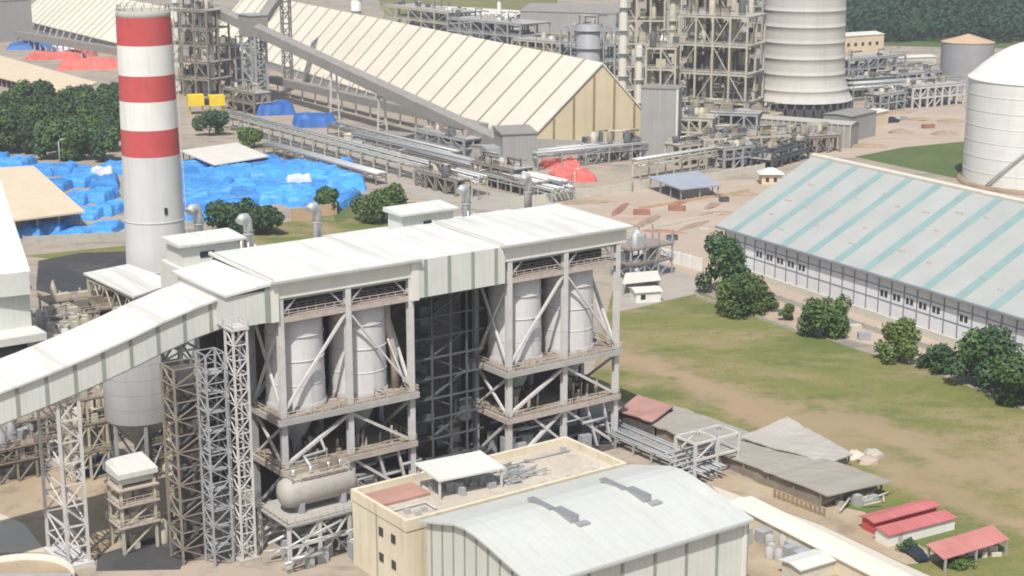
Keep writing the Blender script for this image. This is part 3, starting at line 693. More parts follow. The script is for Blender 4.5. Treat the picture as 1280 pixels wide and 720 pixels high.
prof = [(0.02,-6.6),(1.2,-6.4),(2.0,-5.9),(2.3,-5.2),(2.3,5.2),(2.0,5.9),(1.2,6.4),(.02,6.6)]
mb = MB(); n = 32
vs = [(x, r*math.cos(2*math.pi*k/n), 3.1+r*math.sin(2*math.pi*k/n)) for r,x in prof for k in range(n)]
mb.add(vs,[(j*n+k,j*n+(k+1)%n,(j+1)*n+(k+1)%n,(j+1)*n+k) for j in range(len(prof)-1) for k in range(n)],0,True); mb.build('shell','drum_grey',dr)
for x in (-3.6,3.6): MB().box(x-.4,x+.4,-1.9,1.9,0,1.9).build('saddle','steel_grey',dr)
mb = MB()
for x in (-4,-1,2,4): mb.tube((x,0,5.2),(x,0,6.6),.3)
mb.path([(-1,0,6.4),(-1,2,7.4),(3,2.5,7.4),(3,4,9)],.28); mb.build('nozzles','galv',dr)
MB().rail([(-5,-1.6),(5,-1.6),(5,1.6),(-5,1.6)],5.2,1.1,1.3,.1,close=True).build('railing','steel_tan',dr)
mb = MB(); mb.box(-3,4.5,-1.5,1.5,5.1,5.25); mb.box(.5,1.5,-.6,.4,5.25,7); mb.box(2.6,3.4,-.6,.4,5.25,7.6); mb.build('platform','deck',dr)

# ================================================================ CONTROL BUILDING and FRONT SHED
cb = at_plant('control_building','pale yellow plastered control building with a cluttered flat roof behind a parapet','building',2,-34.4)
U, V, Z = 40.2, 15.2, 10.9
bd = MB().box(0,U,0,V,0,Z).build('wall','yellow_wall',cb)
MB().box(.5,U-.5,.5,V-.5,Z+.01,Z+.06).build('roof_deck','roof_deck',cb)
mb = MB(); h = 1.15
for (x0,x1,y0,y1) in ((-.15,U+.15,-.15,.45),(-.15,U+.15,V-.45,V+.15),(-.15,.45,.45,V-.45),(U-.45,U+.15,.45,V-.45)): mb.box(x0,x1,y0,y1,Z-.5,Z+h)
mb.build('parapet','yellow_wall',cb)
MB().box(1.2,9.5,8.4,13.6,Z+.4,Z+.62).build('skylight_slab','roof_red',cb)
MB().box(1.3,9.4,8.5,13.5,Z+.062,Z+.4).build('slab_kerb','roof_deck',cb)
for z in (3.4,7.4):
    for y in (3,6.4): MB().box(-.12,-.003,y,y+1.1,z,z+1.3).build('window','glass_dark',cb)
MB().box(-.1,-.003,8.1,8.3,0,Z-.6).build('downpipe','seam_green',cb)
cn = MB().prism([(9.2,5.6),(20.4,4.4),(20.6,11.4),(9.4,12.6)],[Z+3.1,Z+3.1,Z+3.7,Z+3.7],[Z+3.4,Z+3.4,Z+4,Z+4]).build('roof_canopy','roof_pale',cb)
mb = MB()
for x,y in ((9.6,6),(20,4.9),(20.1,10.9),(9.8,12)): mb.bar((x,y,Z),(x,y,Z+3.2),.3)
mb.build('posts','steel_white',cn)
mb = MB()
for k in range(16): x,y = rng.uniform(10.5,19),rng.uniform(5.2,10.5); mb.box(x,x+rng.uniform(.5,1.6),y,y+rng.uniform(.4,1.2),Z+.06,Z+rng.uniform(.5,1.9))
mb.build('roof_plant','steel_grey',cb)
mb = MB()
for k in range(60):
    x,y = 21+abs(rng.gauss(0,3.4)),rng.uniform(5,12); a = rng.uniform(-.6,.6); z=Z+.1+rng.random()*.9
    mb.bar((x,y,z),(x+rng.uniform(.6,2.6),y+a,z+rng.uniform(-.1,.2)),rng.uniform(.08,.25))
mb.build('scrap_bar','steel_grey',cb)
mb = MB()
for x,y in ((2.5,4),(3.4,2.6),(5,3.4),(30,1.2),(35,1),(37,12)): mb.box(x,x+.8,y,y+.7,Z+.06,Z+.8)
mb.path([(1,6,Z+.4),(7,6,Z+.4),(7,3,Z+.4)],.15); mb.path([(22,1.6,Z+.3),(38,1.6,Z+.3)],.15); mb.path([(24,12,Z+.3),(38,11.4,Z+.3)],.12); mb.build('roof_vents','galv',cb)

fs = at_plant('workshop_shed','cream ribbed workshop shed with a low curved white roof in the foreground','shed',3.2,-63.2)
U, V = 37.4, 25.6
prof = [(0,12.7),(5,13.7),(9,14.55),(12.5,15.15),(15,15.35),(17.5,15.1),(21,14.1),(V,12.8)]
bdy = MB().ext([(0.3,0)]+[(min(max(y,.3),V-.3),z-.3) for y,z in prof]+[(V-.3,0)],0,U).build('wall','wall_cream',fs)
mb = MB()
lo = [(y if 0<y<V else (-.6 if y==0 else V+.5), z-.18-(.06 if y in (0,V) else 0)) for y,z in prof]
mb.ext(lo+[(y,z+.3) for y,z in reversed(lo)],-.7,U+.6); rf = mb.build('roof','roof_grey',fs)
MB().box(-.5,U+.5,-.85,-.62,12.3,12.62).build('gutter','galv',rf)
for k in range(9):
    y = 1.9+k*2.75
    z = next(za+(zb-za)*(y-a)/(b-a) for (a,za),(b,zb) in zip(prof,prof[1:]) if a<=y<=b)
    MB().box(-.12,-.003,y,y+.28,0,z-.5).build('seam','seam_green',bdy)
for k in range(7):
    x = 3.2+k*5.7; MB().box(x,x+.45,.15,.297,0,12.2).build('seam','seam_green',bdy)
MB().box(U-.5,U+.15,.1,.297,0,12.2).build('corner_trim','fascia',bdy)
for x in (12.5,25.5):                      # stepped ridge ventilators
    mb = MB(); mb.box(x,x+1.1,13.4,18.6,15.3,15.6); mb.box(x+.5,x+1.9,9.2,13.3,14.7,15.7); mb.box(x+1,x+2.9,7.9,9.1,14.2,14.8)
    v = mb.build('roof_vent','silo_dark',rf)

# pipes on sleepers between the boiler house and the grey sagging roof
pr = at_plant('pipe_rack','long bundle of grey pipes on a trestle rack beside the grass field','pipe rack',PL.on(800,556,w=0)[0]-5,PL.on(800,556,w=0)[1])
pr.scale = (1, .85, .62)
pr.rotation_euler.z = PL.rot - R(90)
mb = MB()
for i in range(6):
    for y in (0,7): mb.bar((i*5-6,y,0),(i*5-6,y,3.6),.3)
    mb.bar((i*5-6,-.3,3.4),(i*5-6,7.3,3.4),.3); mb.bar((i*5-6,-.3,1.9),(i*5-6,7.3,1.9),.24)
mb.build('frame','steel_grey',pr)
mb = MB()
for y,r,z in ((.3,.3,3.8),(1.2,.22,3.75),(2.2,.42,3.95),(3.5,.26,3.8),(4.4,.2,3.7),(5.4,.38,3.9),(6.6,.28,3.8),(1.4,.28,2.3),(3,.3,2.3),(5.6,.3,2.3)): mb.tube((-9,y,z),(22,y,z),r,10)
mb.build('pipes','steel_grey',pr)
q = PL.on(868,604,w=0)
rk = at_plant('pipe_gantry','open white pipe gantry at the corner of the workshop shed','gantry',q[0],q[1])
mb = MB()
for x in (0,5,10):
    for y in (0,5): mb.bar((x,y,0),(x,y,7),.45)
    mb.bar((x,0,7),(x,5,7),.35)
for y in (0,5):
    for z in (4,7): mb.bar((0,y,z),(10,y,z),.35)
    mb.bar((0,y,4),(5,y,7),.22); mb.bar((10,y,4),(5,y,7),.22)
mb.build('frame','steel_white',rk)
mb = MB()
for k in range(6): mb.path([(-3,.5+k*.8,2+k*.5),(4+k,.5+k*.8,2+k*.5),(4+k,.5+k*.8,6.2)],.2)
mb.build('pipework','steel_grey',rk)
# ================================================================ CHIMNEY
cb_ = G(201,420)
ch = thing('chimney','tall chimney banded red and white above a pale grey lower half','chimney',cb_)
zz = [top(192,420,y) for y in (330,192,159,124,92,55,20,12)]
rad = lambda z: 6.9-.0152*z
def ring(z0,z1,m,name,off=0):
    k=6; return MB().lathe([(rad(z0+(z1-z0)*i/k)+off,z0+(z1-z0)*i/k) for i in range(k+1)],56).build(name,m,ch)
ring(0,zz[1],'chimney_base','shaft')
for i,m in enumerate(('red_paint','white_paint','red_paint','white_paint','red_paint')): ring(zz[1+i],zz[2+i],m,'paint_band')
mb = MB(); r = rad(zz[6]); mb.lathe([(r,zz[6]),(r+.06,zz[6]+.1),(r+.06,zz[7]),(r-.7,zz[7]),(r-.7,zz[6]-6)],56); mb.build('rim','concrete',ch)
mb = MB(); mb.rail([((r-.3)*math.cos(k*.349),(r-.3)*math.sin(k*.349)) for k in range(18)],zz[7],1.1,2,.09,close=True); mb.build('railing','steel_tan',ch)
mb = MB(); mb.lathe([(r-.9,zz[6]-1.2),(.02,zz[6]-1.0)],40); mb.build('flue_cap','steel_dark',ch)
a = math.atan2(-1,.55)
def chp(a,z,off=0): return (math.cos(a)*(rad(z)+off),math.sin(a)*(rad(z)+off))
z = top(192,420,258); x,y = chp(a+.12,z); o = MB().box(-.32,.32,-.25,.08,-.7,.7).build('access_door','glass_dark',ch); o.location=(x,y,z); o.rotation_euler.z = a+.12+R(90)
a2 = R(8)
mb = MB()
for d in (-.35,.35):
    mb.bar((*[chp(a2+d/7,0,.5)[i] for i in (0,1)],2),(*[chp(a2+d/7,zz[7],.5)[i] for i in (0,1)],zz[7]+1),.14)
for k in range(60):
    z=2+k*1.17; p=chp(a2-.05,z,.5); q=chp(a2+.05,z,.5); mb.bar((*p,z),(*q,z),.08)
mb.build('ladder','steel_white',ch)
mb = MB()
for k in range(2):
    z=16+k*11; mb.lathe([(rad(z)+.02,z),(rad(z)+.12,z+.06),(rad(z)+.12,z+.26),(rad(z)+.02,z+.3)],56)
mb.build('hoops','chimney_base',ch)
# canopy roof in front of the chimney
s = at_plant('roof_canopy','pale flat square canopy on steel posts right in front of the chimney foot','canopy',12.6,86.7)
def solve(px,py,w): q=PL.on(px,py,w=w); return (q[0]-12.6,q[1]-86.7)
pts = [solve(167,371,18),solve(222,352,18),solve(160,330,18.6),solve(104,341,18.6)]
MB().prism(pts,[17.6,17.6,18.2,18.2],[18,18,18.6,18.6]).build('roof','roof_white',s)
mb = MB(); cx=sum(p[0] for p in pts)/4; cy=sum(p[1] for p in pts)/4
P4 = [(cx+(p[0]-cx)*.9,cy+(p[1]-cy)*.9) for p in pts]
for i,p in enumerate(P4):
    q=P4[(i+1)%4]; mb.bar((*p,0),(*p,17.7),.5); mb.bar((*p,17.2),(*q,17.2),.4); mb.bar((*p,13),(*q,13),.35)
    for k in range(4):
        a=Vector((*p,0)).lerp(Vector((*q,0)),k/4); b=Vector((*p,0)).lerp(Vector((*q,0)),(k+1)/4)
        mb.bar((a.x,a.y,13),((a.x+b.x)/2,(a.y+b.y)/2,17.2),.25); mb.bar(((a.x+b.x)/2,(a.y+b.y)/2,17.2),(b.x,b.y,13),.25)
mb.build('frame','steel_tan',s)
mb = MB(); mb.box(cx-6,cx+5,cy-7,cy+6,6,12.4); mb.build('filter_house','silo_dark',s)
# round tank with railings left of it
q = PL.on(80,424,w=14)
s = at_plant('round_tank','broad pale round tank with pipework and railing on its roof left of the canopy','tank',q[0],q[1])
MB().lathe([(11,0),(11,12.6),(11.25,12.7),(11.25,13.2),(11,13.3)],56).build('shell','concrete_lt',s)
MB().lathe([(10.99,13.31),(6,13.9),(.02,14.3)],48).build('roof','roof_pale',s)
mb = MB(); n=28; mb.rail([(10.8*math.cos(2*math.pi*k/n),10.8*math.sin(2*math.pi*k/n)) for k in range(n)],13.4,1.3,2,.13,close=True); mb.build('railing','steel_white',s)
mb = MB()
for k in range(22):
    a,r = rng.uniform(0,6.28),rng.uniform(1,9.5); x,y=r*math.cos(a),r*math.sin(a); hh=rng.uniform(1,3.6)
    if k%2: mb.path([(x,y,13.6),(x,y,14+hh),(x+rng.uniform(-4,4),y+rng.uniform(-3,3),14+hh)],.28)
    else: mb.box(x,x+rng.uniform(.8,2),y,y+1.2,13.6,14+hh)
mb.build('pipework','steel_tan',s)
for i,(px,py,L,seed) in enumerate(((52,402,12,11),(135,408,14,12),(62,380,18,13),(100,392,16,14),(30,420,14,15))):
    q = PL.on(px,py,w=13)
    rack('equipment_rack',['rail-topped pipe frame above the round tank, at the white wall end','tangled pipe frame between the round tank and the covered conveyor','long pipe frame at the back of the round tank beside the dark yard','pipe frame between the pale canopy and the round tank','pipe frame in front of the white transfer building'][i],'steel frame',q[0],q[1],L,6,14,4,'steel_tan',(5,9.5,13),20,['steel_tan','steel_grey','steel_tan','steel_brown','galv'][i],seed=seed)
# white transfer block and white inclined gallery at the left edge
q = PL.on(40,410,w=19)
s = at_plant('transfer_building','white wall-panelled transfer building with a dark opening at the left edge','building',q[0],q[1])
MB().box(-40,0,0,14,0,26.5).build('wall','wall_cream',s)
MB().box(-40,.5,-.5,14.5,26.52,27).build('roof','roof_white',s)
MB().box(-40,.6,-6,-.003,18,19.4).build('ledge_roof','roof_pale',s)
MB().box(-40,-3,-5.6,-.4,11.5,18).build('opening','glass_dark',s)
MB().box(-40,.2,-5.9,-.3,0,11.4).build('lower_wall','silo_dark',s)
A0, A1 = PL.on(20,378,w=26), PL.on(-60,150,w=52)
g = at_plant('inclined_gallery','white inclined gallery rising steeply out of the left edge behind the chimney foot','conveyor',A0[0],A0[1]+5)
d = Vector((A1[0]-A0[0],A1[1]-A0[1]-5,0)); d = Vector((d.x,d.y,26))
side = Vector((d.y,-d.x,0)).normalized()*4.3; side2 = -side
mb = MB(); p=Vector((0,0,26)); e=p+d
for a,b,m in ((0,.5,'g'),): 
    vs=[p+side,p+side2,e+side2,e+side]; up=Vector((0,0,4))
    mb.add([*vs,*[v+up for v in vs]],[(0,3,2,1),(4,5,6,7),(0,1,5,4),(1,2,6,5),(2,3,7,6),(3,0,4,7)])
mb.build('enclosure','roof_pale',g)
vs=[v+Vector((0,0,4.02)) for v in (p+side*1.06,p+side2*1.06,e+side2*1.06,e+side*1.06)]
MB().add([*vs,*[v+Vector((0,0,.3)) for v in vs]],[(0,3,2,1),(4,5,6,7),(0,1,5,4),(1,2,6,5),(2,3,7,6),(3,0,4,7)]).build('roof','roof_white',g)
for t in (.3,.7):
    c=p+d*t; MB().lattice(c.x-2,c.x+2,c.y-2,c.y+2,0,c.z-.1,8,.5,.25).build('trestle','steel_white',g)

# ================================================================ LONG WAREHOUSE on the right
WF = frame_px((905,331),(1300,463))
wh = at_frame('warehouse','long white-walled warehouse with a grey-green roof striped in teal','warehouse',WF)
L, RV, RZ, EZ = 150, 31.5, 26.6, 10.9
D = 2*RV
wb = MB().ext([(0,0),(D,0),(D,EZ-.6),(RV,RZ-.9),(0,EZ-.6)],0,L).build('wall','wh_wall',wh)
sl_ = (RZ-EZ)/RV
mb = MB(); mb.ext([(-1.3,EZ-sl_*1.3),(RV,RZ),(D+1.3,EZ-sl_*1.3),(D+1.3,EZ-sl_*1.3+.25),(RV,RZ+.25),(-1.3,EZ-sl_*1.3+.25)],-2.5,L+2)
wr = mb.build('roof','wh_roof',wh)
x = 4.2
while x < L-4:                              # translucent teal sheets
    for sgn in (1,):
        MB().add([(x,-1.3,EZ-sl_*1.3+.26),(x+2.7,-1.3,EZ-sl_*1.3+.26),(x+2.7,RV-.5,RZ-.5*sl_+.26),(x,RV-.5,RZ-.5*sl_+.26),(x,-1.3,EZ-sl_*1.3+.3),(x+2.7,-1.3,EZ-sl_*1.3+.3),(x+2.7,RV-.5,RZ-.5*sl_+.3),(x,RV-.5,RZ-.5*sl_+.3)],
             [(0,3,2,1),(4,5,6,7),(0,1,5,4),(1,2,6,5),(2,3,7,6),(3,0,4,7)]).build('skylight_strip','wh_teal',wr)
    x += 10.2
MB().ext([(RV-1.1,RZ-.3),(RV+1.1,RZ-.3),(RV+1.1,RZ+.35),(RV,RZ+.75),(RV-1.1,RZ+.35)],-2.7,L+2.2).build('ridge_cap','concrete_lt',wr)
MB().box(-2.5,L+2,-1.65,-1.32,EZ-sl_*1.3-.35,EZ-sl_*1.3+.15).build('gutter','wh_rib',wr)
k = 0; x = 8.5
while x < 110:                               # small rust marks of roof bolts and stains
    for t in (.18,.42,.66):
        if rng.random()<.75:
            y = RV*(t+rng.uniform(-.08,.08)); xx=x+rng.uniform(-1.5,1.5)
            z = EZ+sl_*y+.26
            mb = MB()
            for j in range(rng.choice((2,3))): mb.box(xx+j*.9,xx+j*.9+.28,y,y+.9,z,z+.35)
            mb.build('roof_vents','steel_pink',wr)
    x += 8.6
for i in range(0, 27):
    u = .1+i*4.3; MB().box(u,u+.3,-.16,-.003,0,EZ-.8).build('pilaster','wh_rib',wb)
for z in (4.2,7.4): MB().box(0,L,-.12,-.003,z,z+.22).build('wall_rail','wh_rib',wb)
for i in (3,4,5,6,7,14,15,16,17,18,20,22,23):
    for d in (.9,2.3): MB().box(i*4.3+d,i*4.3+d+.9,-.1,-.004,5.2,6.6).build('window','glass_dark',wb)
MB().box(6,L,-3.2,-2.6,0,1.9).build('apron_wall','concrete_lt',wh)

# ================================================================ A-FRAME BULK SHED with the tan gable
AF = frame_px((663,190),(845,197))
sh = at_frame('bulk_shed','huge cream ridged storage shed with a tan ribbed gable end','storage shed',AF)
AP = AF.on(752,78,v=0); LL=AF.L
rdir = R(-26.5)
dv = (Vector((math.sin(rdir),math.cos(rdir),0)).dot(AF.A),Vector((math.sin(rdir),math.cos(rdir),0)).dot(AF.B))
LEN = 430; ez = 5.2
def S(x,z,t): return (x+dv[0]*t,dv[1]*t,z)
mid = AP[0]; rz = AP[2]; xr = 2*mid
# tan gable face (ribs in the material) with proud seams
gp = [(0.6,ez),(mid,rz-.7),(xr-.6,ez)]
gb = MB().add([S(x,z,0.3) for x,z in gp]+[S(x,z,.9) for x,z in gp],[(0,1,2),(5,4,3),(0,3,4,1),(1,4,5,2),(2,5,3,0)]).build('gable_wall','gable_tan',sh)
for k in range(9):
    x = 1.0+k*7.6
    zt = (ez+(rz-ez)*x/mid if x<mid else ez+(rz-ez)*(xr-x)/mid)-1.6
    if zt>ez+1: MB().box(x,x+.85,-.02,.0,ez,zt).build('seam','gable_seam',gb)
def slab(pa,pb,t0,t1,m,name,par,th=.5,lift=0.):
    (xa,za),(xb,zb)=pa,pb
    return MB().add([S(xa,za+lift-th,t0),S(xb,zb+lift-th,t0),S(xb,zb+lift-th,t1),S(xa,za+lift-th,t1),S(xa,za+lift,t0),S(xb,zb+lift,t0),S(xb,zb+lift,t1),S(xa,za+lift,t1)],
             [(0,3,2,1),(4,5,6,7),(0,1,5,4),(1,2,6,5),(2,3,7,6),(3,0,4,7)]).build(name,m,par)
rl = slab((-.8,ez-.8),(mid,rz),-.6,LEN,'shed_cream','roof',sh)
rr = slab((mid,rz),(xr+.8,ez-.8),-.6,LEN,'shed_cream','roof',sh)
t = 12.
while t < LEN:
    slab((-.8,ez-.8),(mid,rz),t,t+1.5,'shed_seam','seam',rl,.1,.09); t += 17.2
slab((-.9,ez-.85),(mid,rz),-.8,-.1,'roof_white','verge_trim',rl,.6,.14)
slab((-.2,0),(-.1,ez-.9),0,LEN,'grey_wall','side_wall',sh,.1)
sw = MB().add([S(-.4,0,0),S(.3,0,0),S(.3,0,LEN),S(-.4,0,LEN),S(-.4,ez-1.2,0),S(.3,ez-1.2,0),S(.3,ez-1.2,LEN),S(-.4,ez-1.2,LEN)],[(0,3,2,1),(4,5,6,7),(0,1,5,4),(1,2,6,5),(2,3,7,6),(3,0,4,7)]).build('side_wall','grey_wall',sh)
MB().box(-.4,xr+.4,-.35,.28,0,ez).build('base_wall','grey_wall',sh)
# buttress posts along the eave
for k in range(22):
    x0,y0,_ = S(-3.2,0,8+k*12.); x1,y1,_ = S(-.5,0,8+k*12.)
    MB().bar((x0,y0,0),(x1,y1,ez+1),.4).build('buttress','steel_white',sh)
# grey annex right of the gable
NF = frame_px((800,199),(846,201))
s = at_frame('grey_annex','tall grey ribbed annex box against the right end of the tan gable','annex',NF)
zt = top(822,200,111)
MB().box(0,NF.L,0,9,0,zt).build('wall','grey_wall',s)
MB().box(-.3,NF.L+.3,-.3,9.3,zt+.01,zt+.5).build('roof','gallery_grey',s)
MB().box(NF.L-.7,NF.L+.1,-.25,-.003,0,zt).build('corner_trim','roof_pale',s)

# ================================================================ GREY CONVEYOR GALLERY over the shed
e0 = G(325,128); z0 = top(325,128,36); e1 = G(652,207); z1 = top(652,207,190)
az = math.atan2(e0.x-e1.x,e0.y-e1.y)
gf = Frame(e1,az); LG=(e0-e1).length
gg = thing('conveyor_gallery','long grey conveyor gallery sloping down across the cream shed roof','conveyor',gf.o,gf.rot)
mb = MB(); sl2=(z0-z1)/LG
for a,b in ((0,LG+45),):
    za,zb=z1+sl2*a,z1+sl2*b; vs=[]
    w_=2.9; prof=[(-w_,-2.6),(w_,-2.6),(w_,1.6),(0,2.9),(-w_,1.6)]
    n=len(prof); mb.add([(a,y,za+z) for y,z in prof]+[(b,y,zb+z) for y,z in prof],[tuple(range(n)),tuple(reversed(range(n,2*n)))]+[(i,(i+1)%n,(i+1)%n+n,i+n) for i in range(n)])
mb.build('enclosure','gallery_grey',gg)
for t,wd in ((.12,1.2),(.29,1.2),(.47,1.2),(.66,1.2),(1.0,2.6)):
    x=LG*t; zt_=z1+sl2*x-2.7
    if t==1.0: MB().lattice(x-2.8,x+2.8,-2.8,2.8,0,zt_,8,.9,.4).build('trestle','steel_grey',gg)
    else:
        mb=MB(); mb.bar((x,-2.2,0),(x,-1.2,zt_),.6); mb.bar((x,2.2,0),(x,1.2,zt_),.6)
        for k in range(1,5): mb.bar((x,-2,zt_*k/5),(x,2,zt_*k/5),.35)
        mb.build('trestle','steel_white',gg)
TF = frame_px((628,214),(671,212))
s = at_frame('transfer_tower','grey windowless transfer tower at the foot of the grey conveyor gallery','tower',TF)
zt = top(650,213,168)
MB().box(0,TF.L,0,12,0,zt).build('wall','grey_wall',s); MB().prism([(-.4,-.4),(TF.L+.4,-.4),(TF.L+.4,12.4),(-.4,12.4)],zt+.01,[zt+.5,zt+.5,zt+1.6,zt+1.6]).build('roof','gallery_grey',s)
MB().box(-5.4,-.003,2,11,0,zt*.62).build('lean_to','steel_grey',s)
# second gallery crossing at the upper left, and the transfer head
a = G(310,150); za = top(310,150,18)
b = G(420,95)
az = math.atan2(b.x-a.x,b.y-a.y); g2=Frame(a,az); L2=(b-a).length
gg2 = thing('conveyor_gallery','shorter grey gallery leaving the gallery head up and to the right','conveyor',gf.W(LG,0)+Vector((0,0,0)),g2.rot)
mb=MB(); zA=z0+1; mb.add([(x,y,zA+.30*x*1+z) for x in (4,75) for y,z in ((-2.4,-2),(2.4,-2),(2.4,1.8),(-2.4,1.8))],[(0,1,2,3),(7,6,5,4),(0,4,5,1),(1,5,6,2),(2,6,7,3),(3,7,4,0)])
mb.build('enclosure','gallery_grey',gg2)
MB().lattice(48,52,-2,2,0,zA+.30*50-2,9,.6,.3).build('trestle','steel_grey',gg2)
hd = thing('gallery_head','grey boxy head house where the grey galleries meet above the shed roof','tower',gf.W(LG+3,0),gf.rot)
MB().box(-5,7,-4.5,4.5,z0-3.4,z0+6).build('wall','gallery_grey',hd)
MB().box(-5.4,7.4,-4.9,4.9,z0+6.01,z0+6.5).build('roof','steel_grey',hd)
MB().lattice(-4,6,-3.8,3.8,0,z0-3.5,6,.8,.4).build('trestle','steel_grey',hd)

# ================================================================ COOLING TOWER, TANKS
c = G(999,146); k = mpp(146)
s = thing('cooling_tower','huge pale concrete cooling tower flaring to a dark open base','cooling tower',c)
R0 = 65*k; zt=95; zf=top(999,146,122)
prof=[]
for i in range(40):
    t=i/39; z=zf+t*(zt-zf); 
    r = R0*(.815+.185*math.exp(-(z-zf)/5.2)) - .05*(z-zf)*.35
    prof.append((r,z)); 
    if i%3==2: prof+= [(r+.14,z+.1),(r+.14,z+.5),(r-.0,z+.65)]
MB().lathe(prof,72).build('shell','tower_conc',s)
mb = MB()
for i in range(36):
    a=2*math.pi*i/36; b=2*math.pi*(i+.5)/36; mb.bar((R0*1.01*math.cos(a),R0*1.01*math.sin(a),0),(R0*.985*math.cos(b),R0*.985*math.sin(b),zf),.55); mb.bar((R0*1.01*math.cos(2*b-a),R0*1.01*math.sin(2*b-a),0),(R0*.985*math.cos(b),R0*.985*math.sin(b),zf),.55)
mb.build('support_leg','steel_dark',s)
MB().lathe([(R0*.93,0),(R0*.93,zf)],48).build('fill_pack','boiler_dark',s)
MB().lathe([(R0*1.06,0),(R0*1.06,1.6),(R0*1.03,1.6)],64).build('basin','concrete',s)
c = G(1291,228); k = mpp(228); rt=86*k
s = thing('storage_tank','large white domed storage tank at the right edge behind the warehouse','tank',c)
ze = top(1291,228,97); zd=top(1291,228,50)
MB().lathe([(rt,0),(rt,ze)],72).build('shell','tank_white',s)
MB().lathe([(rt+.3,ze-.3),(rt+.3,ze+.1)]+[(max(.02,rt*(1-i/14)),ze+.1+(zd-ze)*(1-(1-i/14)**2)) for i in range(15)],72).build('dome','white_paint',s)
mb=MB(); 
for i in range(18): 
    if i<6: z=ze*(i+1)/7; mb.lathe([(rt+.02,z),(rt+.1,z+.05),(rt+.1,z+.2),(rt+.02,z+.25)],72)
mb.build('stiffeners','tank_white',s)
MB().lathe([(rt+1.6,0),(rt+1.6,1.3),(rt,1.3)],72).build('ring_wall','dirt_heap',s)
mb=MB()
for i in range(30):
    a=-2.6+i*.05; z=i*ze/30; mb.bar((math.cos(a)*(rt+.9),math.sin(a)*(rt+.9),z),(math.cos(a+.05)*(rt+.9),math.sin(a+.05)*(rt+.9),z+ze/30),1.0,.2)
mb.build('stair','steel_grey',s)
c = G(1206,112); k=mpp(112); rt=32*k
s = thing('storage_tank','smaller grey tank with a rusty cone roof beyond the white domed tank','tank',c)
ze=top(1206,112,52); MB().lathe([(rt,0),(rt,ze)],48).build('shell','silo_dark',s); MB().lathe([(rt+.3,ze),(.02,top(1206,112,42))],48).build('cone_roof','rust_roof',s)

# ================================================================ TREES
def leaves(mb, lobes, n, size, rg):
    tint=[rg.random() for _ in lobes]
    for _ in range(n):
        li = rg.choices(range(len(lobes)), weights=[l[1][0]*l[1][1] for l in lobes])[0]; c,r = lobes[li]
        while 1:
            p=Vector((rg.uniform(-1,1),rg.uniform(-1,1),rg.uniform(-1,1))); l=p.length
            if .45<l<=1: break
        q=Vector((c[0]+p.x*r[0],c[1]+p.y*r[1],c[2]+p.z*r[2]))
        if q.z<.25: continue
        s=size*rg.uniform(.6,1.4); nrm=(p+Vector((rg.uniform(-.9,.9),rg.uniform(-.9,.9),rg.uniform(-.3,1.1)))).normalized()
        a=nrm.orthogonal().normalized(); a.rotate(Matrix.Rotation(rg.uniform(0,6.28),3,nrm)); b=nrm.cross(a)
        mb.add([q-a*s,q-b*s*.55,q+a*s,q+b*s*.55],[(0,1,2,3)],1 if rg.random()<(.75 if tint[li]>.7 else .12) else 0)
def make_tree(name,label,h,w_,m,seed,trunk=.25,low=.1,n=2600,size=.5,group=None,spread=8):
    rg=random.Random(seed); t=thing(name,label,'tree' if name!='bush' else 'bush',(0,0,0),0,group)
    lobes=[]
    for k in range(spread):
        a=rg.uniform(0,6.28); d=rg.uniform(.2,.78)*w_/2; z=h*rg.uniform(low+.16,.84); rr=w_*rg.uniform(.13,.24)
        lobes.append(((d*math.cos(a),d*math.sin(a),z),(rr,rr,min(rr*.85,h-z,z)+.15*h*.3)))
    lobes.append(((0,0,h*.62),(w_*.27,w_*.27,h*.34)))
    mb=MB(); leaves(mb,lobes,n,size,rg); mb.build('crown',[m,{'leaf_dark':'leaf_mid','leaf_mid':'leaf_light','leaf_light':'leaf_tip'}[m]],t)
    mb=MB(); mb.path([(0,0,-.1),(.15,.05,h*.25),(.0,.2,h*.55)],[trunk*1.5,trunk,trunk*.5],8)
    for c,r in lobes[:6]: mb.path([(0.05,.05,h*rg.uniform(.15,.35)),(c[0]*.5,c[1]*.5,c[2]*.75),(c[0],c[1],c[2]+r[2]*.3)],[trunk*.6,trunk*.35,.04],6)
    mb.build('trunk','bark',t)
    return t
def place(t,px,py,rot=0,s=1.): p=G(px,py); t.location=p; t.rotation_euler.z=rot; t.scale=(s,s,s)
T=[('tree','tall dark round tree at the near left corner of the warehouse',15.6,13.6,'leaf_dark',903,368,.3,4200,.55),
('bush','broad sprawling green bush at the foot of the tall dark tree',10,17,'leaf_mid',930,390,.2,4600,.5),
('bush','tiniest round bush along the grass edge, right of the broad sprawling bush',4.3,4.2,'leaf_mid',984,400,.12,1000,.38),
('bush','dense round bush alone at the middle of the warehouse wall',9.4,12.4,'leaf_mid',1030,419,.2,3600,.5),
('bush','mid green bush right of the warehouse wall middle, touching the small dark bush',8.6,10.8,'leaf_light',1124,450,.2,3000,.46),
('bush','small dark bush squeezed between the mid green bush and the big spreading tree',6.2,8.6,'leaf_dark',1170,463,.15,2200,.42),
('tree','big spreading tree with a pale trunk in front of the warehouse at right',12.8,18,'leaf_dark',1230,482,.3,5000,.55),
('tree','low wide tree cut by the right edge of the photo below the spreading tree',9.6,13,'leaf_dark',1276,506,.25,4200,.5)]
for i,(nm,lb,h,w_,m,px,py,tr,n,sz) in enumerate(T): place(make_tree(nm,lb,h,w_,m,40+i,tr,.02,n,sz,spread=13),px,py)
place(make_tree('bush','dark broad bush clump behind the left roof room, before the blue tarpaulins',9.5,17,'leaf_dark',60,.25,.02,4200,.6,spread=10),288,292)
place(make_tree('bush','dark bush right of the clump behind the left roof room',9.,13,'leaf_dark',61,.25,.02,3200,.6,spread=8),335,293)
